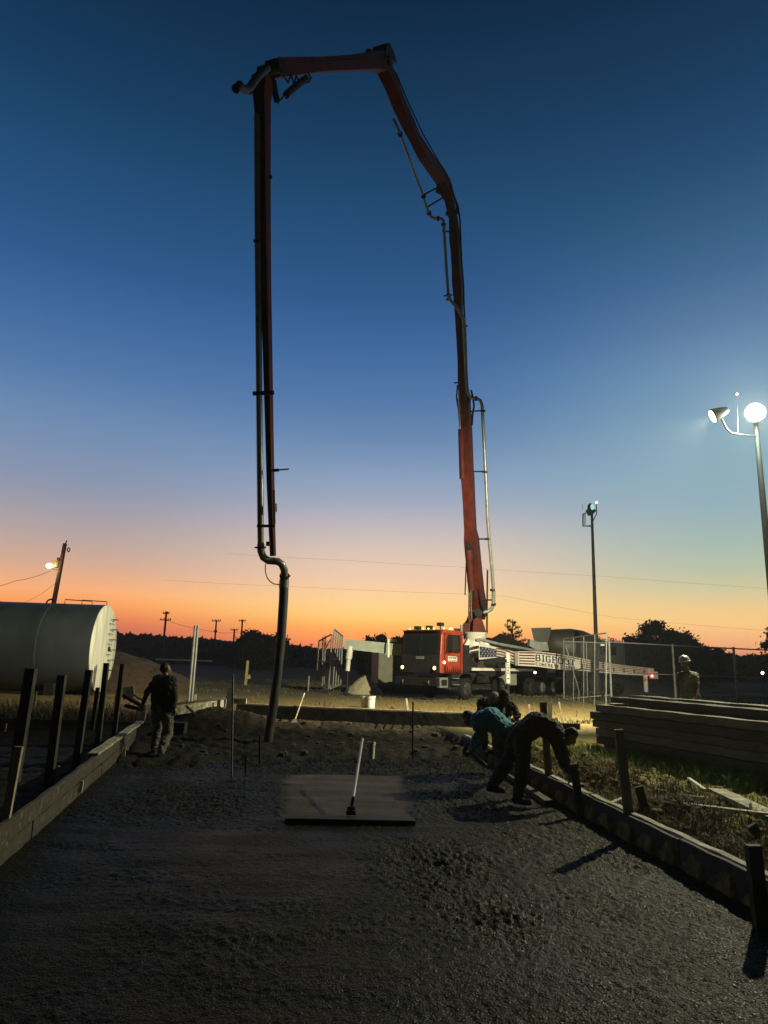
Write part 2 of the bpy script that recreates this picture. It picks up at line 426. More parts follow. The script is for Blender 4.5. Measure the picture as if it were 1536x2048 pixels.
slab = bpy.data.objects.new('concrete_slab', me); COL.objects.link(slab); tag(slab, kind='structure')
g = bpy.data.materials.new('wet_concrete'); g.use_nodes = True
n, l = g.node_tree.nodes, g.node_tree.links; b = n['Principled BSDF']
tc = n.new('ShaderNodeTexCoord'); att = n.new('ShaderNodeAttribute'); att.attribute_name = 'texture_depth'
n1, n2, n3 = gn(1.2), gn(26, 8), gn(95, 4)
vo = n.new('ShaderNodeTexVoronoi'); vo.inputs['Scale'].default_value = 60; l.new(tc.outputs['Object'], vo.inputs['Vector'])
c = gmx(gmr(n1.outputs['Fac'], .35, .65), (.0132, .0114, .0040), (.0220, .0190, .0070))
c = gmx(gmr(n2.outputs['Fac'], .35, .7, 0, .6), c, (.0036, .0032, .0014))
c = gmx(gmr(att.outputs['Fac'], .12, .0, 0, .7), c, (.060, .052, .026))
l.new(c, b.inputs['Base Color'])
l.new(gmr(n1.outputs['Fac'], .3, .7, .36, .55), b.inputs['Roughness']); b.inputs['Specular Tint'].default_value = (1, .9, .68, 1)
v2 = gn(110, 3); v3 = gn(2.2, 3)
l.new(gmr(v2.outputs['Fac'], .57, .66, .03, .5), b.inputs['Specular IOR Level'])
h = n.new('ShaderNodeMath'); h.operation = 'ADD'; l.new(n2.outputs['Fac'], h.inputs[0])
h2 = n.new('ShaderNodeMath'); h2.operation = 'MULTIPLY'; h2.inputs[1].default_value = .6; l.new(vo.outputs['Distance'], h2.inputs[0]); l.new(h2.outputs[0], h.inputs[1])
h3 = n.new('ShaderNodeMath'); h3.operation = 'MULTIPLY_ADD'; h3.inputs[1].default_value = .5; l.new(n3.outputs['Fac'], h3.inputs[0]); l.new(h.outputs[0], h3.inputs[2]); h = h3
bp = n.new('ShaderNodeBump'); bp.inputs['Distance'].default_value = .022
l.new(h.outputs[0], bp.inputs['Height']); l.new(gmr(att.outputs['Fac'], 0, .7, .38, .8), bp.inputs['Strength'])
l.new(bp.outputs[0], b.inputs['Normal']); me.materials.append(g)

# ================================================================ FORMWORK
def plank(a, b_, h, w, name='form_board', mat=m_wood, label='', group=None, cat='form board'):
    k = 14; mb = MB(); a = Vector(a); b_ = Vector(b_)
    pts = [a.lerp(b_, i/k)+Vector((.004*math.sin(i*1.3+a.y), 0, .006*math.sin(i*2.1+a.x*3))) for i in range(k+1)]
    mb.beam(pts, [w]*(k+1), [h]*(k+1), (0, 0, 1))
    return single(mb, name, mat, label, cat, group)
def on_line(line, y, dx=0, z=0): return Vector((interp(line, y)+dx, y, z))
GL = 'wooden boards forming the left edge of the pour'
for nm, z, cuts, dx in (('bottom', .08, (4.0, 8.1, 12.2, 16.2), -.03), ('top', .285, (4.0, 6.2, 10.3, 14.4, 16.3), -.036)):
    for k_, (ya, yb) in enumerate(zip(cuts, cuts[1:])):
        q_ = random.Random(k_+len(nm)); wh = ['nearest', 'second nearest', 'third nearest', 'farthest'][k_]
        plank(on_line(LEFT, ya+.01, dx-q_.uniform(0, .02), z+q_.uniform(-.008, .008)), on_line(LEFT, yb-.01, dx-q_.uniform(0, .02), z+q_.uniform(-.008, .008)), .2-.004*k_, .045,
              label='%s board in the %s row of the left form' % (wh, nm), group=GL)
plank(on_line(LEFT, 11.6, -.08, .41), on_line(LEFT, 17.2, -.08, .41), .04, .16, mat=m_splat, label='grey flat cap board on the far end of the left form', group=GL)
GR = 'wooden boards forming the right edge of the pour'
for k_, (ya, yb) in enumerate(((4.2, 7.6), (7.6, 11.7), (11.7, 17.5))):
    wh = ['nearest', 'middle', 'farthest'][k_]; q_ = random.Random(k_+31)
    plank(on_line(RIGHT, ya+.012, .045+q_.uniform(0, .015), .13+q_.uniform(-.01, .005)), on_line(RIGHT, yb-.012, .045+q_.uniform(0, .015), .13+q_.uniform(-.01, .005)), .3, .045, mat=m_wooddark, label='%s dark form board standing along the right edge of the wet concrete' % wh, group=GR)
for k_, (ya, yb) in enumerate(((4.2, 6.6), (6.6, 9.9), (9.95, 13.4), (13.45, 17.5))):
    wh = ['nearest', 'second nearest', 'third nearest', 'farthest'][k_]; q_ = random.Random(k_+77)
    plank(on_line(RIGHT, ya+.02, .118+q_.uniform(0, .02), .275), on_line(RIGHT, yb-.02, .118+q_.uniform(0, .02), .278), .035, .085, mat=M('lit_splatter_cap', (.46, .43, .31), .8, 0, .5, 4, .3, col2=(.14, .12, .075)), label='%s pale concrete splattered cap strip on the outer side of the right form' % wh, group=GR)  # splattered cap paled further, strong lamp light put into its colour
# back wall form
A0 = Vector((-4.41, 22.0, 0)); A1 = Vector((2.9, 20.33, 0))
plank(A0+Vector((0, 0, .25)), A1+Vector((0, 0, .25)), .62, .05, mat=m_wooddark, label='long dark form board closing the far end of the pour', group='boards closing the far end')
plank(A0+Vector((0, .08, .575)), A1+Vector((0, .08, .575)), .04, .09, mat=m_woodpale, label='pale thin top strip along the far form board', group='boards closing the far end')
# splattered corner form, back left
Q0 = G(352, 1462, 0); Q1 = G(466, 1440, 0)
plank(at(338, 1452, 19.0)+Vector((0, 0, 0)), at(462, 1430, 21.9), .24, .05, mat=m_splat, label='lower corner board caked with pale concrete behind the walking worker', group='concrete caked corner boards')
plank(at(338, 1424, 19.0), at(462, 1404, 21.9), .22, .05, mat=m_splat, label='upper corner board with dripping pale concrete behind the walking worker', group='concrete caked corner boards')
plank(at(330, 1412, 18.96), at(470, 1392, 22.0), .04, .10, mat=m_wooddark, label='dark rail along the top of the concrete caked corner boards', group='concrete caked corner boards')
for k_, (px, y0, y1, Y, lb) in enumerate([(388, 1425, 1468, 19.6, 'short dark stake bracing the corner boards nearest the walking worker'), (437, 1400, 1458, 21.0, 'middle dark stake on the concrete caked corner boards'), (459, 1375, 1430, 21.6, 'thick dark post where the corner boards meet the far form')]):
    mb = MB(); mb.bar(at(px-2, y1, Y-.1), at(px+1, y0, Y-.1), .09 if k_ < 2 else .16, .07); single(mb, 'form_stake', m_wooddark, lb, 'stake', 'stakes at the back left corner')
mb = MB(); mb.bar(at(372, 1412, 19.2), at(395, 1432, 19.4), .09, .05); single(mb, 'brace_board', m_wooddark, 'short diagonal brace on the concrete caked corner boards', 'board')
mb = MB(); mb.bar(at(468, 1402, 22.1), at(493, 1402, 21.98), .05, .16); single(mb, 'block_board', m_splat, 'pale short block behind the left end of the far form board', 'board')
# black form running left
mb = MB(); mb.bar(at(-120, 1449, 17.6), at(300, 1462, 18.2), .06, .42); single(mb, 'form_board', m_wooddark, 'long near black form board running left from the walking worker', 'form board')
mb = MB(); mb.bar(at(338, 1459, 17.9), at(371, 1461, 17.9), .3, .38); single(mb, 'form_board', m_wooddark, 'black square form board just right of the walking worker', 'form panel')

# stakes ---------------------------------------------------------
def stake(base, top, w, d, mat, label, group, name='form_stake'):
    mb = MB(); b0 = Vector(base); t0 = Vector(top)
    mb.bar(b0-Vector((0, 0, .12)), t0, w, d, up=(0, 1, 0)); return single(mb, name, mat, label, 'stake', group)
GSL = 'dark square posts standing left of the form'
for i, (tx, ty, bx, by, w, lb) in enumerate([
    (65, 1337, 28, 1560, .17, 'thickest black post, second from the left edge near the grey tank'),
    (125, 1350, 97, 1568, .13, 'black post standing in front of the middle of the grey tank'),
    (181, 1340, 150, 1540, .12, 'black post crossing the pale end of the grey tank'),
    (213, 1326, 193, 1512, .105, 'black post just right of the tank end with a pale edge beside it'),
    (246, 1328, 224, 1505, .09, 'slim black post nearest to the walking worker'),
    (197, 1375, 181, 1480, .09, 'short black post between the two posts at the tank end')]):
    b0 = G(bx, by, -.1); t0 = at(tx, ty, b0.y); t0.x = lerp(t0.x, b0.x, .3)
    stake(b0, t0, w, w*.7, m_wooddark, lb, GSL)
b0 = G(-8, 1740, -.1); stake(b0, at(38, 1493, b0.y), .08, .04, m_woodpale, 'pale timber stake at the left edge beside the near end of the left form', 'pale stakes behind the left form')
for tx, ty, bx, by, lb in [(117, 1532, 112, 1575, 'short pale peg behind the left form below the tank'), (173, 1508, 170, 1545, 'short pale peg behind the middle of the left form'), (12, 1447, 6, 1478, 'thin pale peg against the black form board at the left edge')]:
    b0 = G(bx, by, -.1); stake(b0, at(tx, ty, b0.y), .045, .03, m_woodpale, lb, 'pale stakes behind the left form')
for tx, ty, bx, by, Y, lb in [(72, 1382, 65, 1440, 20.0, 'thin pale strip leaning behind the thickest black post'), (206, 1375, 192, 1445, 20, 'thin pale strip standing between the black posts at the tank end'), (233, 1382, 226, 1442, 20.2, 'thin pale strip behind the slim black post')]:
    mb = MB(); mb.bar(at(bx, by, Y), at(tx, ty, Y), .05, .03); single(mb, 'wood_strip', m_woodpale, lb, 'strip', 'pale strips behind the black posts')
# small wedges on the inner face of the left form
for px, py, qx, qy, lb in [(163, 1563, 156, 1585, 'small bright wedge stuck on the inner face of the left form, nearer one'), (248, 1500, 244, 1513, 'small bright wedge hanging under the grey cap board, farther one')]:
    p = G(qx, qy, .05); mb = MB(); mb.bar(p+Vector((.03, 0, 0)), p+Vector((.04, 0, .16)), .05, .02); single(mb, 'wood_wedge', m_white, lb, 'wedge', 'wedges on the left form')
# right stakes
GSR = 'timber stakes holding the right form'
for i, (tx, ty, bx, by, w, d, mt, lb) in enumerate([
    (1237, 1459, 1259, 1672, .105, .06, M('grey_stake_wood', (.20, .185, .125), .85, 0, .4, 4, .3), 'tall grey timber stake standing free against the right form, casting a long shadow'),
    (1086, 1404, 1097, 1585, .09, .13, M('brown_stake_wood', (.13, .10, .05), .85, 0, .4, 4, .3), 'thick brown stake behind the back of the bending worker'),
    (1146, 1528, 1160, 1628, .10, .05, m_wooddark, 'dark stake right beside the bending worker hand'),
    (1506, 1690, 1516, 1850, .11, .07, m_wooddark, 'dark stake at the lower right corner nearest the camera')]):
    b0 = G(bx, by, .02); b0.x += .03
    t0 = at(tx, ty, b0.y)
    stake(b0, t0, w, d, mt, lb, GSR)
for tx, ty, bx, by, lb in [(1277, 1573, 1300, 1640, 'dark leaning kicker stub right of the tall grey stake'), (1502, 1650, 1545, 1700, 'dark leaning kicker stub beside the lowest right stake'), (1020, 1414, 1044, 1448, 'leaning dark kicker above the shoulder of the turquoise shirt')]:
    b0 = G(bx, by, .15) if by > 1500 else at(bx, by, 18.9); stake(b0, at(tx, ty, b0.y), .10, .05, m_wooddark if by > 1500 else m_wood, lb, 'leaning kickers of the right form')
GBS = 'small stakes beyond the far right corner of the pour'
for tx, ty, bx, by, w, lb in [(1058, 1409, 1059, 1432, .06, 'short upright stake beyond the turquoise shirt'), (1118, 1404, 1127, 1452, .045, 'tallest thin leaning stake beyond the bending worker'), (1138, 1432, 1145, 1456, .04, 'short thin leaning stake just right of the tallest thin one'), (1112, 1436, 1118, 1452, .07, 'dark stubby stake left of the thin leaning ones'), (813, 1397, 818, 1425, .06, 'pale short stake behind the far form, right of the buckets'), (826, 1404, 826, 1425, .04, 'dark thin stub beside the pale stake behind the far form'), (650, 1401, 648, 1418, .07, 'pale short stake behind the far form, left of the buckets'), (391, 1389, 390, 1410, .06, 'pale peg beside the two steel poles'), (1100, 1405, 1100, 1432, .11, 'blocky dark stake beside the tallest thin one')]:
    Y = 20.6 if bx > 1000 else 23.2
    z = gz(0, Y); b0 = at(bx, by, Y); stake(b0, at(tx, ty, Y), w, w*.6, m_woodpale if w < .065 else m_wood, lb, GBS)
mb = MB(); mb.bar(at(1120, 1452, 19.8), at(1160, 1453, 19.6), .2, .16); single(mb, 'timber_block', m_wood, 'low timber block lying below the thin leaning stakes', 'block')
mb = MB(); mb.bar(at(1050, 1433, 19.8), at(1086, 1440, 19.4), .10, .04); single(mb, 'scrap_board', m_wood, 'scrap board lying behind the thick brown stake', 'board')
# grade rods
for tx, ty, bx, by, mt, lb in [(466, 1348, 463, 1556, m_galv, 'thin grade rod standing in the wet concrete left of the hanging hose'), (826, 1404, 825, 1520, m_dark, 'thin dark grade rod standing in the concrete right of the float handle')]:
    b0 = G(bx, by, -.02); mb = MB(); mb.tube([b0, at(tx, ty, b0.y)], .018, 8); single(mb, 'grade_rod', mt, lb, 'rod', 'grade rods in the pour', True)
for tx, ty, bx, by, lb in [(520, 1470, 519, 1530, 'short dark stub rod below the end of the hose'), (492, 1510, 491, 1548, 'shorter dark stub rod left of the one below the hose')]:
    b0 = G(bx, by, -.02); mb = MB(); mb.tube([b0, at(tx, ty, b0.y)], .02, 8); single(mb, 'stub_rod', m_dark, lb, 'rod', 'stub rods in the dirt', True)

# ================================================================ TOOLS
fl = empty('bull_float', G(703, 1640, 0), 0, 'long handled bull float with dark wide blade resting on the smoothed concrete', 'bull float')
a = G(571, 1638, .032); b_ = G(830, 1643, .032)
mb = MB(); mb.beam([a, a.lerp(b_, .06), a.lerp(b_, .94), b_], [.16, .20, .20, .16], [.045, .06, .06, .045], (0, 0, 1)); mb.build('blade', m_dark, fl)
c0 = G(702, 1630, .06); mb = MB(); mb.box(c0+Vector((0, 0, .03)), (.12, .09, .05)); mb.cyl(c0+Vector((-.05, 0, .08)), c0+Vector((.05, 0, .08)), .022); mb.bar(c0+Vector((0, 0, .06)), c0+Vector((.02, .1, .2)), .035, .035); mb.build('bracket', m_dark, fl)
p0 = c0+Vector((.01, .08, .14)); p1 = at(725, 1478, 11.9)
mb = MB(); mb.tube([p0, p0.lerp(p1, .55)], .022, 10); mb.build('handle', M('worn_aluminium', (.38, .36, .32), .5, .2, .3, 20, .05), fl, True)
mb = MB(); mb.tube([p0.lerp(p1, .5), p1], .021, 10); mb.build('handle_extension', MATS['worn_aluminium'], fl, True)

def bucket(base, h, r, label, name='bucket', lean=0):
    o = empty(name, base, 0, label, 'bucket'); B = Vector(base)
    ax = Vector((math.sin(lean), 0, math.cos(lean)))
    mb = MB(); mb.lathe(B, ax, [(0, r*.84), (h*.8, r*.97), (h*.8, r*1.06), (h*.84, r*1.06), (h*.84, r), (h*.95, r), (h*.95, r*1.07), (h, r*1.07), (h, r*.93), (h*.12, r*.8)], 20)
    mb.build('body', M('bucket_plastic', (.62, .62, .56), .45, 0, .25, 8, .05), o, True)
    mb = MB(); mb.tube([B+Vector((r*1.05*math.cos(t), -.02-r*.3*abs(math.sin(t)), h*.85-r*1.1*math.sin(t))) for t in [math.pi*i/10 for i in range(11)]], .004, 6); mb.build('bail_handle', m_dark, o)
    return o
bb = at(741, 1425, 27.4); bucket((bb.x, bb.y, .2), .46, .18, 'white plastic bucket standing behind the far form board')
bb = at(729.5, 1424, 27.6); o_ = bucket((bb.x, bb.y, .2), .44, .17, 'dirty shaded bucket touching the white bucket on its left')
bb = G(742, 1517, 0); bucket((bb.x, bb.y, 0), .33, .085, 'small pale pail standing in the concrete just right of the float handle')
# shovel leaning on the far form
sh = empty('shovel', G(590, 1455, .1), 0, 'shovel with pale blade leaning on the far form board right of the hose', 'shovel')
s0 = at(590, 1440, 20.9); s1 = at(609, 1386, 21.9)
mb = MB(); mb.tube([s0, s1], .019, 8); mb.build('handle', m_woodpale, sh)
s2 = at(586, 1458, 20.6)
mb = MB(); mb.beam([s0+Vector((0, 0, .03)), s0.lerp(s2, .3), s0.lerp(s2, .8), s2], [.04, .21, .2, .06], [.02, .02, .02, .01], (0, 1, .3)); mb.build('blade', m_galv, sh)
# rake beside turquoise worker
rk = empty('concrete_rake', G(935, 1490, 0), 0, 'dark concrete rake lying from the turquoise worker feet to the left', 'rake')
r0 = G(975, 1531, .05); r1 = G(932, 1492, .06)
mb = MB(); mb.tube([r0, r1], .016, 8); mb.build('handle', m_wooddark, rk)
mb = MB(); mb.bar(r1+Vector((-.28, .1, 0)), r1+Vector((.12, -.05, 0)), .03, .12); mb.build('blade', m_red, rk)
# screed board by the bending worker feet
mb = MB(); mb.bar(G(1008, 1543, .06), G(1098, 1606, .04), .13, .07); single(mb, 'screed_board', m_wood, 'short brown board lying on the wet concrete under the bending worker', 'board')
# ================================================================ right side boards and debris
for (x0, y0, x1, y1, w, h, mt, lb) in [
    (1366, 1609, 1560, 1632, .09, .04, m_woodpale, 'long narrow pale board lying nearest the right form'),
    (1432, 1580, 1560, 1640, .24, .05, m_splat, 'broad pale plank lying slanted at the right edge below the timber stack'),
    (1378, 1557, 1410, 1580, .05, .03, m_white, 'short bright stick in the grass below the timber stack'),
    (1362, 1590, 1404, 1596, .14, .03, m_splat, 'crumpled pale scrap left of the broad plank'),
    (1214, 1610, 1246, 1597, .06, .03, m_woodpale, 'short pale batten behind the tall grey stake'),
    (1190, 1448, 1206, 1447, .10, .03, m_woodpale, 'small pale offcut on the ground at the left end of the timber stack')]:
    p = G(x0, y0, .36); q = G(x1, y1, .36); p.z = max(gz(p.x, p.y), .2)+h/2+.05; q.z = max(gz(q.x, q.y), .2)+h/2+.05
    p = at(x0, y0, p.y*(2-p.z)/(2-.36)); q = at(x1, y1, q.y*(2-q.z)/(2-.36))
    mb = MB(); mb.bar(p, q, w, h); single(mb, 'scrap_board', mt, lb, 'board', 'loose boards on the ground right of the pour')
# stack of timbers
S0 = G(1205, 1505, .2); S1 = G(1535, 1572, .2)
dv = (S1-S0).normalized(); nv = Vector((-dv.y, dv.x, 0))
if nv.y < 0: nv = -nv
hh = .165
rows = ['bottom', 'second from the bottom', 'third from the bottom', 'third from the top', 'second from the top', 'topmost']
for j in range(2):
    for i in range(6):
        q_ = random.Random(i*7+j)
        e0 = S0+dv*(q_.uniform(-.25, .08)-(.12 if i > 2 else 0))+nv*(.22+.46*j+q_.uniform(-.04, .04))
        e1 = S0+dv*(4.95+q_.uniform(-.3, .25))+nv*(.22+.46*j+q_.uniform(-.04, .04))
        z = .2+hh*(i+.5)
        lb = ('weathered square timber, %s in the front row of the stack' if j == 0 else 'weathered square timber hidden in the back row of the stack, %s') % rows[i]
        plank(Vector((e0.x, e0.y, z)), Vector((e1.x, e1.y, z)), hh*.90, .44, 'stacked_beam', (m_lumber, m_lumber2, m_lumber3)[(i+j) % 3], lb, 'big timbers stacked on the right', 'timber')
for i, (o0, o1, yy, zz, mt, lb) in enumerate([(-.15, 4.2, .60, .2+hh*6.5, m_lumber2, 'dark timber on top of the stack, set back from the front'), (-.3, 5.8, 1.2, .2+hh*6.7, m_lumber, 'farthest and highest timber of the stack with a pale upper edge')]):
    e0 = S0+dv*o0+nv*yy; e1 = S0+dv*o1+nv*yy
    plank(Vector((e0.x, e0.y, zz)), Vector((e1.x, e1.y, zz)), hh*.9, .4, 'stacked_beam', mt, lb, 'big timbers stacked on the right', 'timber')
e0 = S0-dv*.25+nv*1.2; e1 = S0+dv*5.6+nv*1.2
plank(Vector((e0.x, e0.y, .69)), Vector((e1.x, e1.y, .69)), .98, .36, 'stacked_beam', m_lumber, 'deep dark timber at the very back of the stack under the highest one', 'big timbers stacked on the right', 'timber')
hh = .165*6/4
mb = MB(); p = S0+dv*.35+nv*.35; mb.bar(Vector((p.x-.3, p.y, .2+hh*4.12)), Vector((p.x+.35, p.y+.05, .2+hh*4.12)), .2, .03); single(mb, 'offcut', m_woodpale, 'bright offcut lying on the left end of the timber stack', 'offcut')

# grass and straw ------------------------------------------------
def blades(name, mat, region, count, hmin, hmax, seed, lean=.5, wid=.006):
    rnd = random.Random(seed); mb_v = []; mb_f = []
    for _ in range(count):
        x, y = region(rnd)
        z = gz(x, y)-.01; h = rnd.uniform(hmin, hmax); a = rnd.uniform(0, 6.28); ln = rnd.uniform(.1, lean)*h*1.6
        dx, dy = math.cos(a)*ln, math.sin(a)*ln; w = wid*rnd.uniform(.6, 1.4); px, py = -math.sin(a)*w, math.cos(a)*w
        o = len(mb_v)
        mb_v += [(x-px, y-py, z), (x+px, y+py, z), (x+dx*.4+px*.7, y+dy*.4+py*.7, z+h*.65), (x+dx*.4-px*.7, y+dy*.4-py*.7, z+h*.65), (x+dx, y+dy, z+h*.95)]
        mb_f += [(o, o+1, o+2, o+3), (o+3, o+2, o+4)]
    me = bpy.data.meshes.new(name); me.from_pydata(mb_v, [], mb_f); me.materials.append(mat)
    o = bpy.data.objects.new(name, me); COL.objects.link(o); tag(o, kind='stuff'); return o
def reg_right(r):
    while True:
        y = r.uniform(5.5, 17); x = rx(y)+.25+abs(r.gauss(0, 1.6))
        if fbm(x, y, 1.3) > -.12: return x, y
def reg_straw(r):
    while True:
        y = r.uniform(5.5, 14); x = rx(y)+.25+abs(r.gauss(0, .7))
        if fbm(x+4, y, 1.1) > -.2: return x, y
def reg_stack(r):
    t = r.uniform(-.05, 1.1); p = S0.lerp(S1, t)-nv*abs(r.gauss(0, .35)); return p.x, p.y
def reg_bank(r): return r.uniform(-16, -5.6), r.uniform(18.4, 24)
def reg_field(r):
    while True:
        y = r.uniform(22.5, 60); x = r.uniform(-.5, .6)*y
        if (fbm(x, y, .2) > 0 and y > 37) or y < 24 or (r.random() < .06 and y > 24): return x, y
blades('dry_grass', M('yellow_green_grass', (.26, .28, .07), .9, 0, .5, 2, 0, col2=(.09, .11, .03)), reg_right, 9000, .05, .16, 1)
blades('brown_straw', m_straw, reg_straw, 11000, .04, .14, 2, 1.6, .005)
blades('green_grass', M('green_grass', (.20, .30, .05), .9, 0, .5, 2, 0), reg_stack, 6500, .08, .28, 3)
blades('bank_grass', m_straw, reg_bank, 12000, .06, .22, 4, .8, .01)
blades('field_grass', M('field_stubble', (.13, .115, .05), .9, 0, .5, 2, 0, col2=(.05, .055, .022)), reg_field, 26000, .05, .16, 5, .6, .018)
# clods of earth
rnd = random.Random(8); mb = MB()
for _ in range(900):
    y = rnd.uniform(5.8, 17.5); x = rx(y)+.2+abs(rnd.gauss(0, 1.1)); r = rnd.uniform(.015, .07)
    mb.ball((x, y, gz(x, y)+r*.2), r, (rnd.uniform(.7, 1.4), rnd.uniform(.7, 1.4), rnd.uniform(.5, .9)), 6)
tag(mb.build('soil_clods', M('loose_clod', (.17, .12, .05), .9, 0, .5, 3, .4)), kind='stuff')
mb = MB()
for _ in range(130):
    x = rnd.uniform(-5, 2); y = rnd.uniform(14.2, 21); 
    if not inside(x, y): continue
    r = rnd.uniform(.02, .09); mb.ball((x, y, gz(x, y)+r*.15), r, (rnd.uniform(.7, 1.5), rnd.uniform(.7, 1.4), rnd.uniform(.5, .9)), 6)
tag(mb.build('mud_clods', M('mud', (.05, .04, .026), .9, 0, .5, 6, .4)), kind='stuff')
# ================================================================ CONCRETE PUMP TRUCK
TR = Vector((2.93, 33.5, .2)); TA = R(50.2)
truck = empty('pump_truck', TR, TA, 'red cabbed concrete pump truck with long folded boom and striped white outriggers', 'pump truck')
TM = Matrix.Translation(TR)@Matrix.Rotation(TA, 4, 'Z')
def T(x, y, z): return TM@Vector((x, y, z))          # x back along the truck, y to its far side, z up
TS = TM.to_3x3()
SA, SB = (TR.x, TR.y), tuple((TM@Vector((5, 0, 0)))[:2])
def side(px, py, off=0):                              # photograph direction meets the near flank
    p = TM.inverted()@onvp(px, py, SA, SB); return Vector((p.x, off, p.z))
class LB(MB):                                         # collector working in truck coordinates
    def lb(s, name, mat, parent=truck, smooth=None): return s.build(name, mat, parent, smooth, local=True)
def pill(x, y, z): return Vector((x, y, z))
# chassis and body
LB().box((6.6, 1.25, .98), (12.4, .9, .28)).box((6.6, 1.25, .78), (10.5, .5, .16)).lb('chassis', m_dark)
# cab
cab = LB()
W = 2.45; CX, CZ0, CZ1 = 1.95, 1.28, 3.38
prof = [(0, CZ0), (CX, CZ0), (CX, CZ1-.02), (.32, CZ1), (.10, CZ1-.22), (0, 2.2)]
cab.prism([(x, .02, z) for x, z in prof], (0, W-.04, 0))
cab = cab.lb('cab', m_cabred)
bv = cab.modifiers.new('bevel', 'BEVEL'); bv.width = .06; bv.segments = 3; bv.limit_method = 'ANGLE'
LB().prism([(-.012, .10, 1.30), (-.012, W-.1, 1.30), (-.012, W-.1, 2.18), (-.012, .10, 2.18)], (-.02, 0, 0)).lb('grille_panel', m_dark, cab)
LB().prism([(-.03, .16, 2.24), (-.03, W-.16, 2.24), (.085, W-.18, 3.14), (.085, .18, 3.14)], (-.02, 0, 0)).lb('windshield', m_glass, cab)
for y0 in (.15, W/2-.02, W-.19): LB().prism([(-.045, y0, 2.22), (-.045, y0+.04, 2.22), (.07, y0+.04, 3.16), (.07, y0, 3.16)], (-.02, 0, 0)).lb('windshield_post', m_dark, cab)
LB().prism([(-.06, .5, 2.15), (-.06, W-.5, 2.15), (-.06, W-.5, 2.20), (-.06, .5, 2.20)], (.03, 0, 0)).lb('wiper', m_black, cab)
g_ = LB()
for z in (1.45, 1.6, 1.75, 1.9, 2.02): g_.box((-.04, W/2, z), (.02, W-.9, .05))
g_.lb('grille_slat', m_dark, cab)
a_, b_ = side(895, 1270), side(922, 1300)
LB().prism([(.42, -.004, 2.32), (1.55, -.004, 2.32), (1.55, -.004, 3.12), (.55, -.004, 3.12), (.42, -.004, 2.9)], (0, -.015, 0)).lb('side_window', m_glass, cab)
g_ = LB()
for p, q in (((.42, 2.32), (1.55, 2.32)), ((1.55, 2.32), (1.55, 3.12)), ((1.55, 3.12), (.55, 3.12)), ((.95, 2.32), (.95, 3.12))): g_.bar((p[0], -.03, p[1]), (q[0], -.03, q[1]), .03, .05)
g_.lb('window_frame', m_black, cab)
g_ = LB(); g_.bar((.28, -.012, 1.34), (.28, -.012, 3.2), .012, .02).bar((1.7, -.012, 1.34), (1.7, -.012, 3.2), .012, .02).bar((.28, -.012, 1.34), (1.7, -.012, 1.34), .012, .02); g_.lb('door_seam', m_black, cab)
LB().box((1.48, -.03, 2.14), (.16, .03, .04)).lb('door_handle', m_chrome, cab)
LB().box((.95, -.012, 1.98), (.78, .012, .24)).lb('door_sign', m_white, cab)
g_ = LB(); rnd = random.Random(2)
for k in range(9): g_.box((.63+k*.078, -.022, 2.03), (.045, .006, .06+.03*(k % 2)))
for k in range(11): g_.box((.61+k*.066, -.022, 1.92), (.035, .006, .035))
g_.lb('sign_writing', m_dark, cab)
# dark silhouette graphic of bare trees along the lower door
g_ = LB()
for k in range(9):
    x = .34+k*.17; h = .12+.14*rnd.random(); g_.prism([(x-.05, -.008, 1.36), (x+.06, -.008, 1.36), (x+.01, -.008, 1.36+h*1.3)], (0, -.006, 0))
g_.lb('door_graphic', m_black, cab)
LB().prism([(-.014, .07, 2.14), (-.014, W-.07, 2.14), (.088, W-.09, 3.30), (.088, .09, 3.30)], (-.012, 0, 0)).lb('front_shade_mask', M('cab_trim_and_shade', (.02, .008, .007), .75, 0, .3, 4, .03, spec=.15), cab)  # dark sheet paints the shade on the red front, besides trim
# mirrors
for y in (-.22, W+.22):
    mi = LB(); mi.box((.55, y, 2.72), (.10, .20, .72)); mi = mi.lb('mirror', m_dark)
    LB().tube([(.2, y*.2 if y < 0 else W, 3.2), (.5, y, 3.2), (.55, y, 2.3), (.3, .0 if y < 0 else W, 2.25)], .018, 6).lb('mirror_arm', m_black, mi)
    LB().box((.606, y, 2.72), (.012, .17, .66)).lb('mirror_glass', m_chrome, mi)
m_amber = M('amber_lamp', (.9, .55, .2), .3, 0, .05, 5, 0, emit=(1, .62, .25), estr=1.6)
m_head = M('headlamp_glow', (.9, .8, .5), .3, 0, .05, 5, 0, emit=(1, .62, .2), estr=5)
m_wlamp = M('white_lamp', (.9, .9, .85), .3, 0, .05, 5, 0, emit=(1, .97, .8), estr=7)
for y in (.14, .75, 1.08, 1.4, 2.25):
    l_ = LB(); l_.ball((.42, y, 3.43), .055, (1, 1, .8), 10); l_.lb('marker_light', m_amber)
LB().box((.95, .10, 3.44), (.16, .10, .10)).lb('marker_light', m_amber)
for x, y, h in ((.7, .55, .36), (.8, 1.3, .22), (.75, 2.0, .2)):
    l_ = LB(); l_.box((x, y, 3.38+h-.09), (.26, .26, .17)).cyl((x, y, 3.36), (x, y, 3.38+h-.1), .03); l_.lb('roof_beacon', m_dark)
def headlamp(y, z, r, mt, name):
    h_ = LB(); h_.cyl((-.08, y, z), (-.16, y, z), r*1.5); h_ = h_.lb(name, m_dark)
    LB().ball((-.165, y, z), r, (.45, 1, 1), 12).lb('lens', mt, h_)
headlamp(.28, 1.52, .085, m_head, 'headlight'); headlamp(W-.22, 1.52, .085, m_head, 'headlight')
LB().ball((.25, -.02, 1.80), .065, (1, .5, 1), 10).lb('turn_signal', m_wlamp)
LB().box((.06, W/2, 3.30), (.26, W-.3, .05)).lb('sun_visor', m_black, cab)
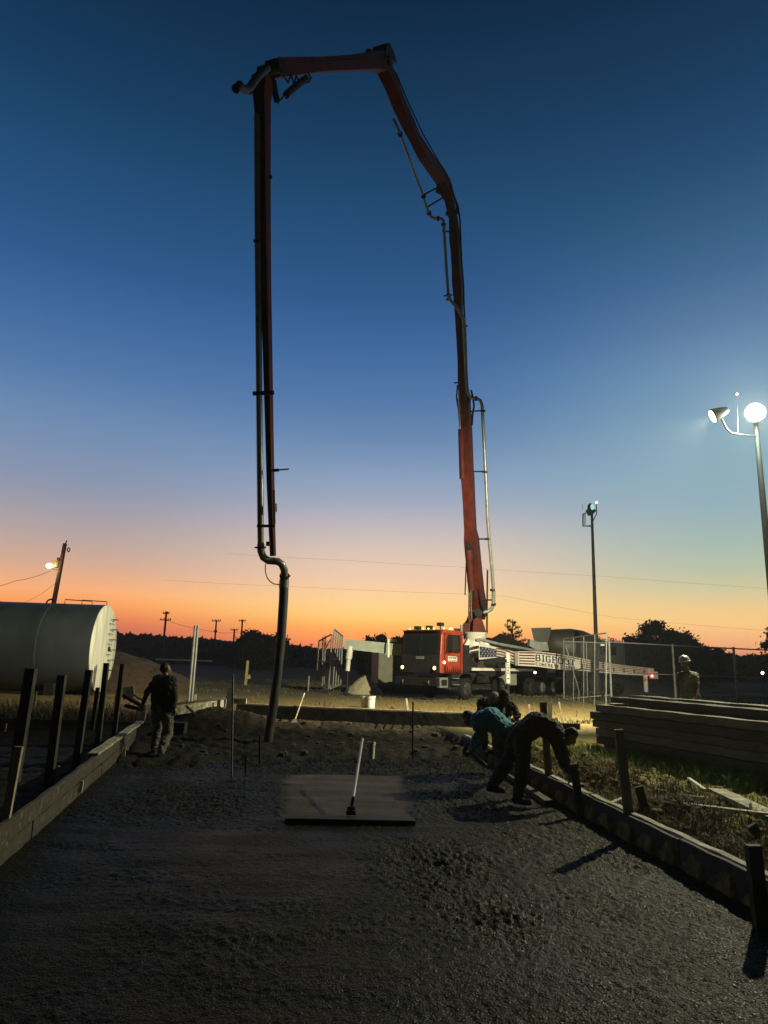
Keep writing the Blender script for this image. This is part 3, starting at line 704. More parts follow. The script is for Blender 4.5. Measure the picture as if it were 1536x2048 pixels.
LB().cyl((2.15, .25, 1.4), (2.15, .25, 3.7), .07).lb('exhaust_stack', m_galv)
for k in range(3): LB().tube([(2.6, .3+.12*k, 3.05), (2.9, .4+.1*k, 3.3), (3.1, .7, 3.0)], .025, 6).lb('hydraulic_hose', m_black)
for z in (.75, 1.05): LB().box((1.25, -.02, z), (.5, .12, .04)).lb('cab_step', m_galv)
LB().box((3.9, .06, 1.0), (.5, .4, .34)).lb('battery_box', m_dark)
for y in (.45, W-.45): LB().tube([(-.36, y, .78), (-.44, y, .84), (-.36, y, .92)], .025, 6).lb('tow_hook', m_galv)
LB().box((-.045, W/2, 2.0), (.02, .5, .12)).lb('front_badge', m_galv, cab)
for y in (.62, W-.62): LB().ball((-.40, y, .88), .05, (.5, 1, 1), 10).lb('fog_lamp', m_glass)
# bumper and step
LB().box((-.22, W/2, .88), (.26, W+.1, .38)).lb('front_bumper', m_black)
st = LB(); st.box((.12, .02, .86), (.66, .22, .46)); st = st.lb('bumper_corner_box', m_galv)
LB().box((.12, -.098, .86), (.46, .02, .28)).lb('step_opening', m_black, st)
LB().prism([(1.1, .1, 1.32), (3.3, .1, 1.32), (3.3, .1, 1.18), (2.98, .1, .95), (2.9, .1, 1.12), (2.65, .1, 1.27), (2.05, .1, 1.27), (1.75, .1, 1.12), (1.55, .1, .62), (1.1, .1, .62)], (0, .6, 0)).lb('front_fender', m_dark)
LB().prism([(3.6, .05, 1.42), (7.4, .05, 1.42), (7.4, .05, 1.30), (6.35, .05, 1.28), (5.2, .05, 1.3), (4.8, .05, 1.1), (3.6, .05, 1.25)], (0, .65, 0)).lb('rear_fender', m_dark)
m_rim = M('pale_wheel_rim', (.42, .41, .36), .35, .4, .4, 8, .1)
def wheel(x, y, s):
    w_ = LB(); w_.lathe((x, y, .53), (0, s, 0), [(.0, .30), (.0, .47), (.03, .53), (.27, .53), (.30, .47), (.30, .30)], 30); ob = w_.lb('wheel', m_black, smooth=True)
    r_ = LB(); r_.lathe((x, y, .53), (0, s, 0), [(.0, .31), (.01, .26), (.06, .24), (.09, .15), (.03, .14), (.02, .0)], 26); r_.lb('rim', m_rim, ob, True)
    b2 = LB()
    for k in range(10):
        t = k*math.pi/5; b2.cyl((x+.19*math.cos(t), y+s*.03, .53+.19*math.sin(t)), (x+.19*math.cos(t), y+s*.07, .53+.19*math.sin(t)), .018, n=6)
    b2.lb('wheel_bolt', m_dark, ob)
for x in (2.32, 5.70):
    wheel(x, .02, 1); wheel(x, 2.46, -1)
for x in (9.2, 10.55, 11.9):
    wheel(x, .02, 1); wheel(x, 2.46, -1)
# tall boxes behind the cab, hydraulic tank, body panels
LB().box((2.38, .55, 2.02), (.58, .9, 1.35)).lb('cabinet', m_dark)
LB().box((2.85, 1.3, 1.9), (1.3, 1.6, .8)).lb('pump_housing', m_dark)
LB().box((4.55, .5, 1.80), (1.55, .7, .62)).lb('side_tank', M('dark_tank', (.075, .06, .045), .4, .2, .3, 4, .05))
LB().box((6.9, .35, .98), (1.3, .5, .62)).lb('tool_box', M('pale_grey_box', (.26, .26, .22), .5, .1, .25, 4, .05))
LB().box((7.2, 1.25, 1.55), (8.6, 1.9, .7)).lb('body_panel', m_dark)
LB().box((6.0, -.03, 1.50), (6.6, .06, .14)).lb('white_rail', m_white)
# turret
tu = LB(); tu.lathe((5.0, 1.2, 2.0), (0, 0, 1), [(0, .95), (.35, .9), (.55, .62), (1.0, .5), (1.25, .62), (1.45, .66)], 28); tu = tu.lb('turret', m_white, smooth=True)
g_ = LB()
for k in range(5):
    t = k*2*math.pi/5+.3; c_, s_ = math.cos(t), math.sin(t)
    g_.prism([(5+.45*c_, 1.2+.45*s_, 3.25), (5+1.35*c_, 1.2+1.35*s_, 2.0), (5+.7*c_, 1.2+.7*s_, 2.0)], (-.09*s_, .09*c_, 0))
g_.lb('gusset', m_white, tu)
# flag panel on the flank: blue field with stars, then rusty stripes
def strip(x0, x1, zf0, zf1, y, mat, name, par=truck, seg=10, th=.02):
    s_ = LB(); top = [(lerp(x0, x1, i/seg), y, zf1(lerp(x0, x1, i/seg))) for i in range(seg+1)]
    bot = [(lerp(x0, x1, i/seg), y, zf0(lerp(x0, x1, i/seg))) for i in range(seg+1)]
    for i in range(seg): s_.prism([bot[i], bot[i+1], top[i+1], top[i]], (0, -th, 0))
    return s_.lb(name, mat, par)
pA, pB = side(957, 1286), side(957, 1333); pC, pD = side(1034, 1305), side(1034, 1331)
pM = side(990, 1310)
fx0, fx1 = pA.x, pC.x
ztop = lambda x: interp([(fx0, pA.z), (fx0+.3, pA.z-.02), (fx1, pC.z)], x)
zbot = lambda x: interp([(fx0, pB.z+.35), (lerp(fx0, fx1, .45), pM.z-.15), (fx1, pD.z)], x)
fp = strip(fx0, fx1, zbot, ztop, -.02, m_white, 'flag_panel')
def fr(a, b): return (lambda x: lerp(zbot(x), ztop(x), a)), (lambda x: lerp(zbot(x), ztop(x), b))
xm = lerp(fx0, fx1, .42)
z0, z1 = fr(.12, .80); strip(fx0+.04, xm, z0, z1, -.045, m_navy, 'star_field', fp, 6, .01)
g_ = LB()
for i in range(5):
    for j in range(4):
        x = lerp(fx0+.15, xm-.1, (i+.5*(j % 2))/4.7); z = lerp(zbot(x), ztop(x), .22+.16*j); q = .055
        pts = []
        for k in range(10):
            r_ = q if k % 2 == 0 else q*.42; t = math.pi/2+k*math.pi/5; pts.append((x+r_*math.cos(t), -.06, z+r_*math.sin(t)))
        g_.prism(pts, (0, -.006, 0))
g_.lb('star', m_white, fp)
for j in range(4):
    g_ = LB()
    z0, z1 = fr(.08+.25*j, .20+.25*j); N = 8
    for i in range(N):
        xa, xb = lerp(xm, fx1, i/N), lerp(xm, fx1, (i+1)/N); wv = .03*math.sin(i*.8)
        g_.prism([(xa, -.045, z0(xa)+wv), (xb, -.045, z0(xb)+wv), (xb, -.045, z1(xb)+wv), (xa, -.045, z1(xa)+wv)], (0, -.01, 0))
    g_.lb('stripe', m_stripe, fp)
# delivery pipe over the flag panel
q0, q1, q2 = side(955, 1283), side(1000, 1291), side(1078, 1305)
LB().tube([q0+Vector((0, .1, .05)), q0+Vector((.3, 0, .1)), q1+Vector((0, -.05, .05)), q2+Vector((0, -.1, .05))], .085, 10).lb('deck_pipe', m_pipe, smooth=True)
# front outrigger leg on the near flank
def leg(p_top, zt, zb, r, name='outrigger_leg', mat=m_white, dirt=True):
    l_ = LB(); l_.lathe((p_top.x, p_top.y, zb), (0, 0, 1), [(0, r), (zt-zb-.35, r), (zt-zb-.34, r*1.25), (zt-zb-.28, r*1.25), (zt-zb-.27, r), (zt-zb, r)], 18); ob = l_.lb(name, mat, smooth=True)
    LB().cyl((p_top.x, p_top.y, .1), (p_top.x, p_top.y, zb), r*.7).lb('inner_tube', m_dark, ob)
    LB().lathe((p_top.x, p_top.y, 0), (0, 0, 1), [(0, .28), (.05, .28), (.1, .12), (.16, .1)], 20).lb('foot_plate', m_dark, ob)
    return ob
lt = TM.inverted()@at(1015, 1305, 36.2); lb_ = TM.inverted()@at(1015, 1367, 36.2)
lg = leg(lt, lt.z, lb_.z, .13)
g_ = LB(); rnd = random.Random(4)
tv = (TS.inverted()@Vector((0, -1, 0))).normalized(); rv = (TS.inverted()@Vector((1, 0, 0))).normalized()
for k, (w_, h_) in enumerate([(.10, .035), (.13, .03), (.12, .04), (.05, .10), (.12, .035), (.0, .0), (.10, .05)]):
    if w_:
        c_ = Vector((lt.x, lt.y, lerp(lt.z-.5, lb_.z+.25, k/6)))+tv*.131
        g_.add([c_-rv*w_/2-Vector((0, 0, h_/2)), c_+rv*w_/2-Vector((0, 0, h_/2)), c_+rv*w_/2+Vector((0, 0, h_/2)), c_-rv*w_/2+Vector((0, 0, h_/2)),
                c_-rv*w_/2-Vector((0, 0, h_/2))-tv*.02, c_+rv*w_/2-Vector((0, 0, h_/2))-tv*.02, c_+rv*w_/2+Vector((0, 0, h_/2))-tv*.02, c_-rv*w_/2+Vector((0, 0, h_/2))-tv*.02], [(0, 1, 2, 3), (7, 6, 5, 4), (0, 4, 5, 1), (1, 5, 6, 2), (2, 6, 7, 3), (3, 7, 4, 0)])
g_.lb('leg_lettering', m_black, lg)
LB().bar((4.2, .4, lt.z-.55), (lt.x, lt.y, lt.z-.35), .26, .3).lb('outrigger_beam', m_dark)
# swung out rear outrigger with stripes and lettering
OA, OB = T(6.1, -.15, 0), G(1293, 1398, .2)
OB = Vector((15.76, 41.57, 0)); OA = Vector((OA.x, OA.y, 0))
OD = (OB-OA); OL = OD.length; ON = OD.normalized(); ONN = Vector((ON.y, -ON.x, 0))      # ONN faces the camera
def op(px, py):
    p = onvp(px, py, OA, OB); return (p-OA).dot(ON), p.z
def OP(s, z, off=0): return OA+ON*s+ONN*off+Vector((0, 0, z))
tops = [op(x, y) for x, y in ((1036, 1303), (1075, 1303), (1110, 1307), (1160, 1316), (1200, 1324), (1250, 1331), (1308, 1337))]
bots = [op(x, y) for x, y in ((1036, 1331), (1075, 1333), (1110, 1338), (1160, 1341), (1200, 1345), (1250, 1349), (1308, 1352))]
zt_ = lambda s: interp(tops, s); zb_ = lambda s: interp(bots, s)
s0_, s1_ = tops[0][0], tops[-1][0]
def ostrip(sa, sb, fa, fb, off, th, mat, name, par, seg=16):
    m_ = MB()
    for i in range(seg):
        a, b_ = lerp(sa, sb, i/seg), lerp(sa, sb, (i+1)/seg)
        P_ = [OP(a, lerp(zb_(a), zt_(a), fa), off), OP(b_, lerp(zb_(b_), zt_(b_), fa), off), OP(b_, lerp(zb_(b_), zt_(b_), fb), off), OP(a, lerp(zb_(a), zt_(a), fb), off)]
        m_.prism(P_, -ONN*th)
    return m_.build(name, mat, par)
arm = ostrip(s0_, s1_, 0, 1, 0, .34, m_white, 'rear_outrigger', truck)
sm = op(1071, 1320)[0]; se = op(1152, 1330)[0]
def stripe(sa, sb, fa, fb, seg=8):
    m_ = MB()
    for i in range(seg):
        a, b_ = lerp(sa, sb, i/seg), lerp(sa, sb, (i+1)/seg)
        m_.prism([OP(a, lerp(zb_(a), zt_(a), fa), .012), OP(b_, lerp(zb_(b_), zt_(b_), fa), .012), OP(b_, lerp(zb_(b_), zt_(b_), fb), .012), OP(a, lerp(zb_(a), zt_(a), fb), .012)], -ONN*.01)
    m_.build('stripe', m_stripe, arm)
for j in range(5): stripe(s0_+.05, sm-.05, .10+.19*j, .20+.19*j)
stripe(sm-.05, se+.2, .86, .95); 
for j in range(5): stripe(se+.25, s1_-.5, .12+.18*j, .20+.18*j)
# lettering cut as raised slab letters
GL_ = {'B': [(0, 0, .16, 1), (0, 0, .6, .14), (0, .43, .58, .14), (0, .86, .6, .14), (.5, .12, .18, .34), (.5, .54, .16, .34)],
       'I': [(.0, 0, .4, .13), (.0, .87, .4, .13), (.11, 0, .18, 1)],
       'G': [(0, .1, .17, .8), (.08, 0, .55, .14), (.08, .86, .55, .14), (.52, .1, .16, .34), (.36, .38, .34, .13), (.52, .7, .14, .2)],
       'F': [(0, 0, .3, .12), (.06, 0, .18, 1), (0, .86, .66, .14), (.2, .45, .36, .14), (.54, .7, .13, .2)],
       'O': [(0, .12, .17, .76), (.55, .12, .17, .76), (.08, 0, .56, .14), (.08, .86, .56, .14)],
       'T': [(0, .86, .7, .14), (.26, 0, .18, 1), (.14, 0, .42, .12), (0, .7, .12, .2), (.58, .7, .12, .2)],
       'C': [(0, .12, .2, .76), (.1, 0, .5, .18), (.1, .82, .5, .18)], 'N': [(0, 0, .2, 1), (.48, 0, .2, 1), (.16, .5, .2, .3), (.3, .25, .2, .3)],
       'R': [(0, 0, .2, 1), (0, .82, .58, .18), (0, .42, .58, .16), (.46, .5, .18, .4), (.42, 0, .2, .44)],
       'E': [(0, 0, .2, 1), (0, 0, .58, .18), (0, .42, .5, .16), (0, .82, .58, .18)], 'P': [(0, 0, .2, 1), (0, .82, .58, .18), (0, .4, .58, .16), (.46, .48, .18, .42)],
       'U': [(0, .1, .2, .9), (.46, .1, .2, .9), (.1, 0, .46, .18)], 'M': [(0, 0, .2, 1), (.6, 0, .2, 1), (.16, .5, .2, .35), (.3, .35, .2, .3), (.44, .5, .2, .35)]}
def letters(text, sa, sb, fa, fb, mat, name):
    m_ = MB(); adv = {'I': .55, 'M': .98}; tot = sum(adv.get(c, .86) for c in text); k = (sb-sa)/tot; s = sa
    for ch in text:
        if ch in GL_:
            for x, z, w, h in GL_[ch]:
                a, b_ = s+x*k, s+(x+w)*k
                P_ = [OP(u, lerp(zb_(u), zt_(u), lerp(fa, fb, v)), .018) for u, v in ((a, z), (b_, z), (b_, z+h), (a, z+h))]
                m_.prism(P_, -ONN*.014)
        s += adv.get(ch, .86)*k
    return m_.build(name, mat, arm)
letters('BIGFOOT', sm, se, .36, .80, m_navy, 'lettering')
letters('CONCRETE PUMP', sm, se-.05, .07, .27, M('dark_brown_lettering', (.04, .03, .025), .5, 0, .2, 5, 0), 'lettering')
m_ = MB()
for i in range(7):
    s = lerp(se+.4, s1_-.8, i/6); m_.bar(OP(s, zb_(s)+.12, .04), OP(s, zb_(s)+.34, .04), .05, .05)
m_.build('clamp_bracket', m_dark, arm)
m_ = MB(); m_.lathe(OB+Vector((0, 0, op(1293, 1384)[1])), (0, 0, 1), [(0, .12), (op(1293, 1350)[1]-op(1293, 1384)[1], .13)], 16); rl = m_.build('outrigger_leg', m_white, arm, True)
m_ = MB(); m_.cyl(OB+Vector((0, 0, .25)), OB+Vector((0, 0, op(1293, 1384)[1])), .08); m_.lathe(OB+Vector((0, 0, .2)), (0, 0, 1), [(0, .28), (.05, .28), (.1, .12)], 16); m_.build('inner_tube', m_dark, arm)
m_ = MB(); m_.bar(OP(s1_-.45, zb_(s1_)+.05, .2), OP(s1_-.05, zb_(s1_)+.05, .2), .3, .42); m_.build('end_box', m_white, arm)
p = at(1304, 1352, 41.2); m_ = MB(); m_.ball(p, .075, (1, 1, 1), 10)
m_.build('red_lamp', M('red_lamp', (.8, .1, .08), .3, 0, .05, 5, 0, emit=(1, .10, .09), estr=14), arm)
p = onvp(1069, 1345, OA, OB)+ONN*.05; m_ = MB(); m_.ball(p, .07, (1, 1, 1), 10); m_.build('work_lamp', m_wlamp, truck)
# extended front outrigger on the far side of the cab
Yb = 35.6
m_ = MB(); m_.bar(at(690, 1288, Yb+1.2), at(777, 1297, Yb+.9), .35, .52, h2=.55); fo = m_.build('front_outrigger', M('pale_green_grey_paint', (.33, .36, .28), .45, 0, .2, 3, .04), truck)
m_ = MB(); m_.bar(at(774, 1298, Yb+.8), at(822, 1301, Yb+.5), .5, .60); m_.build('outrigger_sleeve', MATS['pale_green_grey_paint'], fo)
m_ = MB(); m_.bar(at(775, 1297, Yb+.75), at(779, 1297, Yb+.75), .54, .9); m_.bar(at(776, 1280, Yb+.8), at(792, 1281, Yb+.7), .3, .12); m_.build('sleeve_collar', m_white, fo)
a, b_, c_ = at(701, 1292, Yb+1.1), at(697, 1318, Yb+1.1), at(695, 1342, Yb+1.1)
m_ = MB(); m_.tube([a, b_], .17, 14).tube([b_, c_], .12, 14); lg2 = m_.build('outrigger_leg', m_white, fo, True)
m_ = MB(); m_.tube([c_, Vector((c_.x, c_.y, .25))], .05, 8); m_.lathe(Vector((c_.x, c_.y, .2)), (0, 0, 1), [(0, .3), (.06, .3), (.12, .1)], 16); m_.build('inner_tube', m_dark, fo)

# ================================================================ BOOM
PT, PB = (5.2, 38.1), (-2.62, 17.03)
BN = Vector((PT[1]-PB[1], -(PT[0]-PB[0]), 0)).normalized()
def bp_(px, py): return onvp(px, py, PT, PB)
def boom(name, pts, tk, hk):
    P_ = [bp_(x, y) for x, y, w in pts]
    ws = []
    for (x, y, w), p in zip(pts, P_):
        depth = (p-CAMP).dot(FW); ws.append(w*depth/CAM_F)
    m_ = MB()
    # box beam: thickness across the boom plane, height within it
    n_ = len(P_); rings = []
    for i, p in enumerate(P_):
        d = (P_[min(i+1, n_-1)]-P_[max(i-1, 0)]).normalized(); u = BN.cross(d).normalized()
        rings.append([p+BN*a*ws[i]*tk/2+u*b2*ws[i]*hk/2 for a, b2 in ((-1, -1), (1, -1), (1, 1), (-1, 1))])
    vs = [v for r_ in rings for v in r_]; fs = [(3, 2, 1, 0), tuple((n_-1)*4+k for k in range(4))]
    for i in range(n_-1):
        for k in range(4): fs.append((i*4+k, i*4+(k+1) % 4, i*4+4+(k+1) % 4, i*4+4+k))
    m_.add(vs, fs); return m_.build(name, m_red, truck), P_
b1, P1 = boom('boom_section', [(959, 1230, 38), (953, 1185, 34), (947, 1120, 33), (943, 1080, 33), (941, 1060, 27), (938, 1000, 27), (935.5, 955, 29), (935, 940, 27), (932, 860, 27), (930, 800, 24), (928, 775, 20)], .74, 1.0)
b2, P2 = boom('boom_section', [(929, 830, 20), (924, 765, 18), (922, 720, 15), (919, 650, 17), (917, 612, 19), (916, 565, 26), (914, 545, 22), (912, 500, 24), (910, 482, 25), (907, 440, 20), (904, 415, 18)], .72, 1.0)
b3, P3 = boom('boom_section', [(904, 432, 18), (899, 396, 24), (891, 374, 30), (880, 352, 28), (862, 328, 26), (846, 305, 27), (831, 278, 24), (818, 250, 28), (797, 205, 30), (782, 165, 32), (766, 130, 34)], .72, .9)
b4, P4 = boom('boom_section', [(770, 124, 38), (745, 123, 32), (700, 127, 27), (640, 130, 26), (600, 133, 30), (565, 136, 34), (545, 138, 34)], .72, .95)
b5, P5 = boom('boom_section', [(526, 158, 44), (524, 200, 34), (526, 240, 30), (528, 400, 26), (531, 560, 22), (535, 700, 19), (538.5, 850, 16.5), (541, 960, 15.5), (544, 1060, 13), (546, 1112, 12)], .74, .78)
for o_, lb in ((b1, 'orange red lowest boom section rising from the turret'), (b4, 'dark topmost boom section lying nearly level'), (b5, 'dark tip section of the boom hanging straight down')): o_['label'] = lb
YR = sorted([(430, 32.55), (560, 33.62), (790, 35.58), (900, 36.37), (1065, 37.5), (1235, 38.6), (380, 31.3), (312, 28.16), (262, 26.6)])
YL = [(160, 15.0), (200, 14.9), (600, 15.72), (1100, 16.72), (1155, 17.3), (1500, 17.0)]
def rp(px, py, dy=0): return at(px, py, interp(YR, py)-.45+dy)
def lp(px, py, dy=0): return at(px, py, interp(YL, py)-.1+dy)
def ptube(name, pts, wpx, mat, par=truck, f=rp, n=10, dy=0):
    P_ = [f(x, y, dy) for x, y in pts]; m_ = MB(); w = [wpx*(p-CAMP).dot(FW)/CAM_F/2 for p in P_]
    m_.tube(P_, w, n); return m_.build(name, mat, par, True)
def collar(pts, wpx, lpx, f=rp, name='pipe_clamp', par=truck, dy=0):
    for (x, y), (dx, dyy) in pts:
        ptube(name, [(x-dx*lpx/2, y-dyy*lpx/2), (x+dx*lpx/2, y+dyy*lpx/2)], wpx, m_dark, par, f, 12, dy)
# pipes running up the lower sections
pl = ptube('pipe', [(967, 1225), (975, 1223), (983, 1218), (987, 1208), (987, 1180)], 7.5, m_pipe)
ptube('pipe', [(987, 1182), (984, 1140), (979, 1085), (975.5, 1040), (972, 960), (969, 900), (966, 845), (964.5, 812), (961, 801), (954, 797), (944, 797)], 6.6, m_pipe)
ptube('pipe', [(944, 797), (937, 790), (934, 775), (932, 740), (931, 700), (929, 650)], 7, m_pipe, dy=-.3)
ptube('pipe', [(929, 650), (927, 637), (914, 615), (901, 601), (897, 590)], 6.5, m_pipe, dy=-.45)
ptube('pipe', [(897, 596), (893, 540), (890, 490), (887, 447)], 6, m_pipe)
ptube('pipe', [(887, 449), (887, 441), (882, 437), (875, 437), (866, 436), (859, 430), (856, 421)], 6, m_pipe)
ptube('pipe', [(857, 424), (850, 404), (845, 388), (822, 325), (799, 264), (787, 238)], 5, m_pipe)
collar([((975, 1078), (0, 1)), ((970, 944), (0, 1)), ((987, 1209), (.2, 1)), ((966, 822), (0, 1)), ((952, 797), (1, 0)), ((932, 770), (0, 1)), ((930, 652), (0, 1)), ((897, 590), (0, 1)), ((897, 598), (.4, 1)), ((887, 449), (0, 1)), ((876, 437), (1, 0)), ((858, 426), (.3, 1)), ((847, 392), (.3, 1)), ((800, 268), (.3, 1)), ((985, 1180), (0, 1))], 10, 4)
for a, b_ in (((955, 1078), (973, 1078)), ((948, 943), (968, 943)), ((940, 823), (966, 821)), ((963, 1200), (988, 1200)), ((884, 462), (900, 463)), ((849, 389), (880, 372)), ((855, 414), (889, 393)), ((908, 766), (918, 765)), ((887, 592), (905, 590))):
    ptube('pipe_bracket', [a, b_], 3.2, m_dark, f=rp, n=8)
ptube('vertical_handrail', [(974, 1268), (974, 1220), (975, 1140)], 3.5, m_dark)
# hydraulic hoses
ptube('hydraulic_hose', [(899, 372), (908, 392), (916, 412), (920, 440), (921, 470), (923, 520), (927, 570), (928, 610), (930, 650)], 3.5, m_black, dy=.2)
ptube('hydraulic_hose', [(903, 398), (908, 420), (914, 440), (918, 470), (921, 500)], 3, m_black, dy=.1)
ptube('hydraulic_hose', [(942, 780), (946, 795), (948, 812), (945, 830), (944, 850)], 4, m_black)
ptube('hydraulic_hose', [(915, 770), (913, 795), (917, 820), (920, 856)], 3, m_black)
ptube('hydraulic_hose', [(957, 1180), (962, 1205), (968, 1222), (974, 1222)], 4, m_black)
ptube('hydraulic_hose', [(950, 1250), (946, 1236), (950, 1224), (958, 1222), (962, 1232)], 3, m_black)
# cylinders
ptube('hydraulic_cylinder', [(925, 958), (924, 930), (922, 858)], 12, m_red, dy=-.35)
ptube('cylinder_rod', [(921, 860), (919, 820), (917, 780)], 3.2, m_chrome, dy=-.35)
ptube('hydraulic_cylinder', [(944, 1182), (941, 1160), (939, 1120), (937, 1100)], 14, m_red, dy=-.5)
ptube('cylinder_rod', [(943, 1238), (942, 1180)], 6, m_chrome, dy=-.6)
ptube('cylinder_rod', [(937.5, 1232), (938, 1185)], 3, m_chrome, dy=-.6)
ptube('hydraulic_cylinder', [(873, 380), (886, 386)], 10, m_dark)
# black plate standing in for recess shade on the lowest section, and pivot base
m_ = MB(); m_.prism([rp(932, 1082, -.3), rp(947, 1080, -.3), (rp(949, 1110, -.3)), rp(950, 1195, -.3), rp(940, 1200, -.3)], (0, .02, 0)); m_.build('recess_shade_plate', m_black, b1)
Yt = 38.2
def tp(px, py, d=0): return at(px, py, Yt+d)
m_ = MB(); m_.prism([tp(921, 1262), tp(924, 1252), tp(934, 1240), tp(942, 1218), tp(951, 1222), tp(951, 1264)], (0, .35, 0)); m_.build('pivot_bracket', m_red, truck)
m_ = MB(); m_.prism([tp(945, 1270, -.5), tp(947, 1240, -.5), tp(954, 1234, -.5), tp(964, 1238, -.5), tp(972, 1262, -.5), tp(972, 1270, -.5)], (0, 1.1, 0)); m_.build('pivot_bracket', m_red, truck)
m_ = MB(); m_.bar(tp(908, 1261, .3), tp(945, 1263, .2), .5, .22); m_.build('slewing_deck', m_red, truck)
m_ = MB(); m_.cyl(tp(957, 1226, -.6), tp(957, 1226, .7), .22); m_.build('pivot_pin', m_dark, truck)
for px, py, r_ in ((928, 800, .34), (904, 425, .30), (765, 126, .34), (541, 138, .36)):
    p = bp_(px, py); m_ = MB(); m_.cyl(p-BN*.34, p+BN*.34, r_*.38, n=18); m_.cyl(p+BN*.30, p+BN*.35, r_*.55, n=18); m_.build('joint_pin', m_dark, truck, True)
ptube('hydraulic_hose', [(930, 1190), (935, 1060), (931, 950), (926, 860)], 2.4, m_black, dy=-.1)
ptube('hydraulic_hose', [(931, 780), (925, 700), (921, 620), (918, 540), (912, 470), (906, 420)], 2.2, m_black, dy=-.1)
ptube('hydraulic_hose', [(903, 425), (890, 372), (862, 322), (832, 272), (802, 210), (776, 150)], 2.6, m_black, f=lambda x, y, d=0: bp_(x, y)+BN*.34)
ptube('hydraulic_hose', [(760, 122), (700, 124), (640, 128), (580, 132)], 2.6, m_black, f=lambda x, y, d=0: bp_(x, y)+BN*.34)
# elbow lugs at the top right joint
m_ = MB(); m_.prism([bp_(744, 118)-BN*.3, bp_(746, 94)-BN*.3, bp_(752, 96)-BN*.3, bp_(757, 112)-BN*.3], BN*.12); m_.prism([bp_(757, 115)-BN*.3, bp_(760, 90)-BN*.3, bp_(766, 90)-BN*.3, bp_(774, 108)-BN*.3, bp_(780, 130)-BN*.3], BN*.6); m_.build('joint_lug', m_dark, truck)
ptube('hydraulic_hose', [(715, 112), (690, 110), (725, 107), (745, 103), (752, 108)], 4, m_black, f=lambda x, y, d=0: bp_(x, y)-BN*.2)
# linkage at the top left joint
YT4 = [(480, 15.0), (525, 15.0), (545, 15.25), (630, 17.9)]
def cp(px, py, d=0): return at(px, py, bp_(px, py).y-.35)
ptube('link_rod', [(546, 160), (550, 185), (555, 205)], 13, m_dark, f=cp)
ptube('hydraulic_cylinder', [(572, 190), (585, 178), (612, 157)], 14, m_dark, f=cp)
ptube('cylinder_rod', [(556, 206), (573, 188)], 5, m_chrome, f=cp)
ptube('hydraulic_hose', [(566, 150), (576, 165), (582, 150), (588, 168), (592, 152), (600, 165), (612, 150)], 3.5, m_black, f=cp)
ptube('hydraulic_hose', [(616, 145), (622, 156), (617, 165), (606, 165)], 3.5, m_black, f=cp)
ptube('elbow_pipe', [(478, 172), (488, 180), (500, 176), (506, 165), (518, 150), (534, 136)], 16, m_hose, f=cp)
ptube('pipe_clamp', [(471, 178), (480, 170)], 17, m_dark, f=cp); ptube('pipe_clamp', [(498, 168), (503, 188)], 12, m_dark, f=cp)
ptube('hydraulic_hose', [(503, 165), (512, 148), (524, 138), (532, 146)], 5, m_black, f=cp)
# tip pipe, double elbow and hanging hose
ptube('pipe', [(514, 230), (515.5, 500), (517.5, 700), (519.5, 900), (521.5, 1090)], 13, m_pipe, f=lp, n=16)
q_ = [(521.5, 1088), (522, 1102), (527, 1115), (537, 1121.5), (547, 1122), (556, 1123), (564, 1129), (568.5, 1140), (569, 1154)]
ptube('elbow_pipe', q_, 15, m_pipe, f=lp, n=18)
collar([((522, 1095), (0, 1)), ((569, 1152), (0, 1))], 20, 4, lp)
collar([((569, 1158), (0, 1))], 17, 3, lp)
for x, y, s in ((509, 1095, -1), (581, 1152, 1)): ptube('clamp_lever', [(x, y), (x-s*6, y)], 3, m_dark, f=lp)
ptube('delivery_hose', [(568.5, 1158), (567, 1200), (562, 1280), (555, 1350), (547, 1410), (539, 1460), (535, 1492)], 18.5, m_hose, f=lp, n=20)
ptube('hose_sleeve', [(568.5, 1161), (567.5, 1176)], 20, m_pipe, f=lp, n=20)
ptube('safety_cable', [(531, 1128), (530.5, 1142), (534, 1155), (540, 1163), (548, 1168), (558, 1169)], 2.2, m_galv, f=lp)
for y, w in ((1052, 6), (787, 9), (483, 6), (354, 7)):
    a, b_ = ((514, y), (550, y)) if y > 1000 else (((506, y), (548, y-2)) if y == 787 else (((507, y-1), (520, y)) if y == 483 else ((536, y), (544, y))))
    ptube('pipe_bracket', [a, b_], w, m_dark, f=lambda x, yy, d=0: lp(x, yy, -.12))
ptube('grab_handle', [(543, 941), (556, 940), (578, 938)], 3, m_dark, f=lp); ptube('grab_handle', [(546, 941), (558, 940)], 6.5, m_dark, f=lp)
ptube('tip_box', [(551, 1007), (551.5, 1024)], 5, m_dark, f=lp)
ptube('cable_clip', [(537, 1083), (536, 1092)], 9, m_dark, f=lp)
m_ = MB(); e0, e1 = lp(547.5, 980, -.12), lp(549, 1048, -.12); m_.bar(e0, e1, .06, .04); m_.build('pale_decal', m_white, b5)

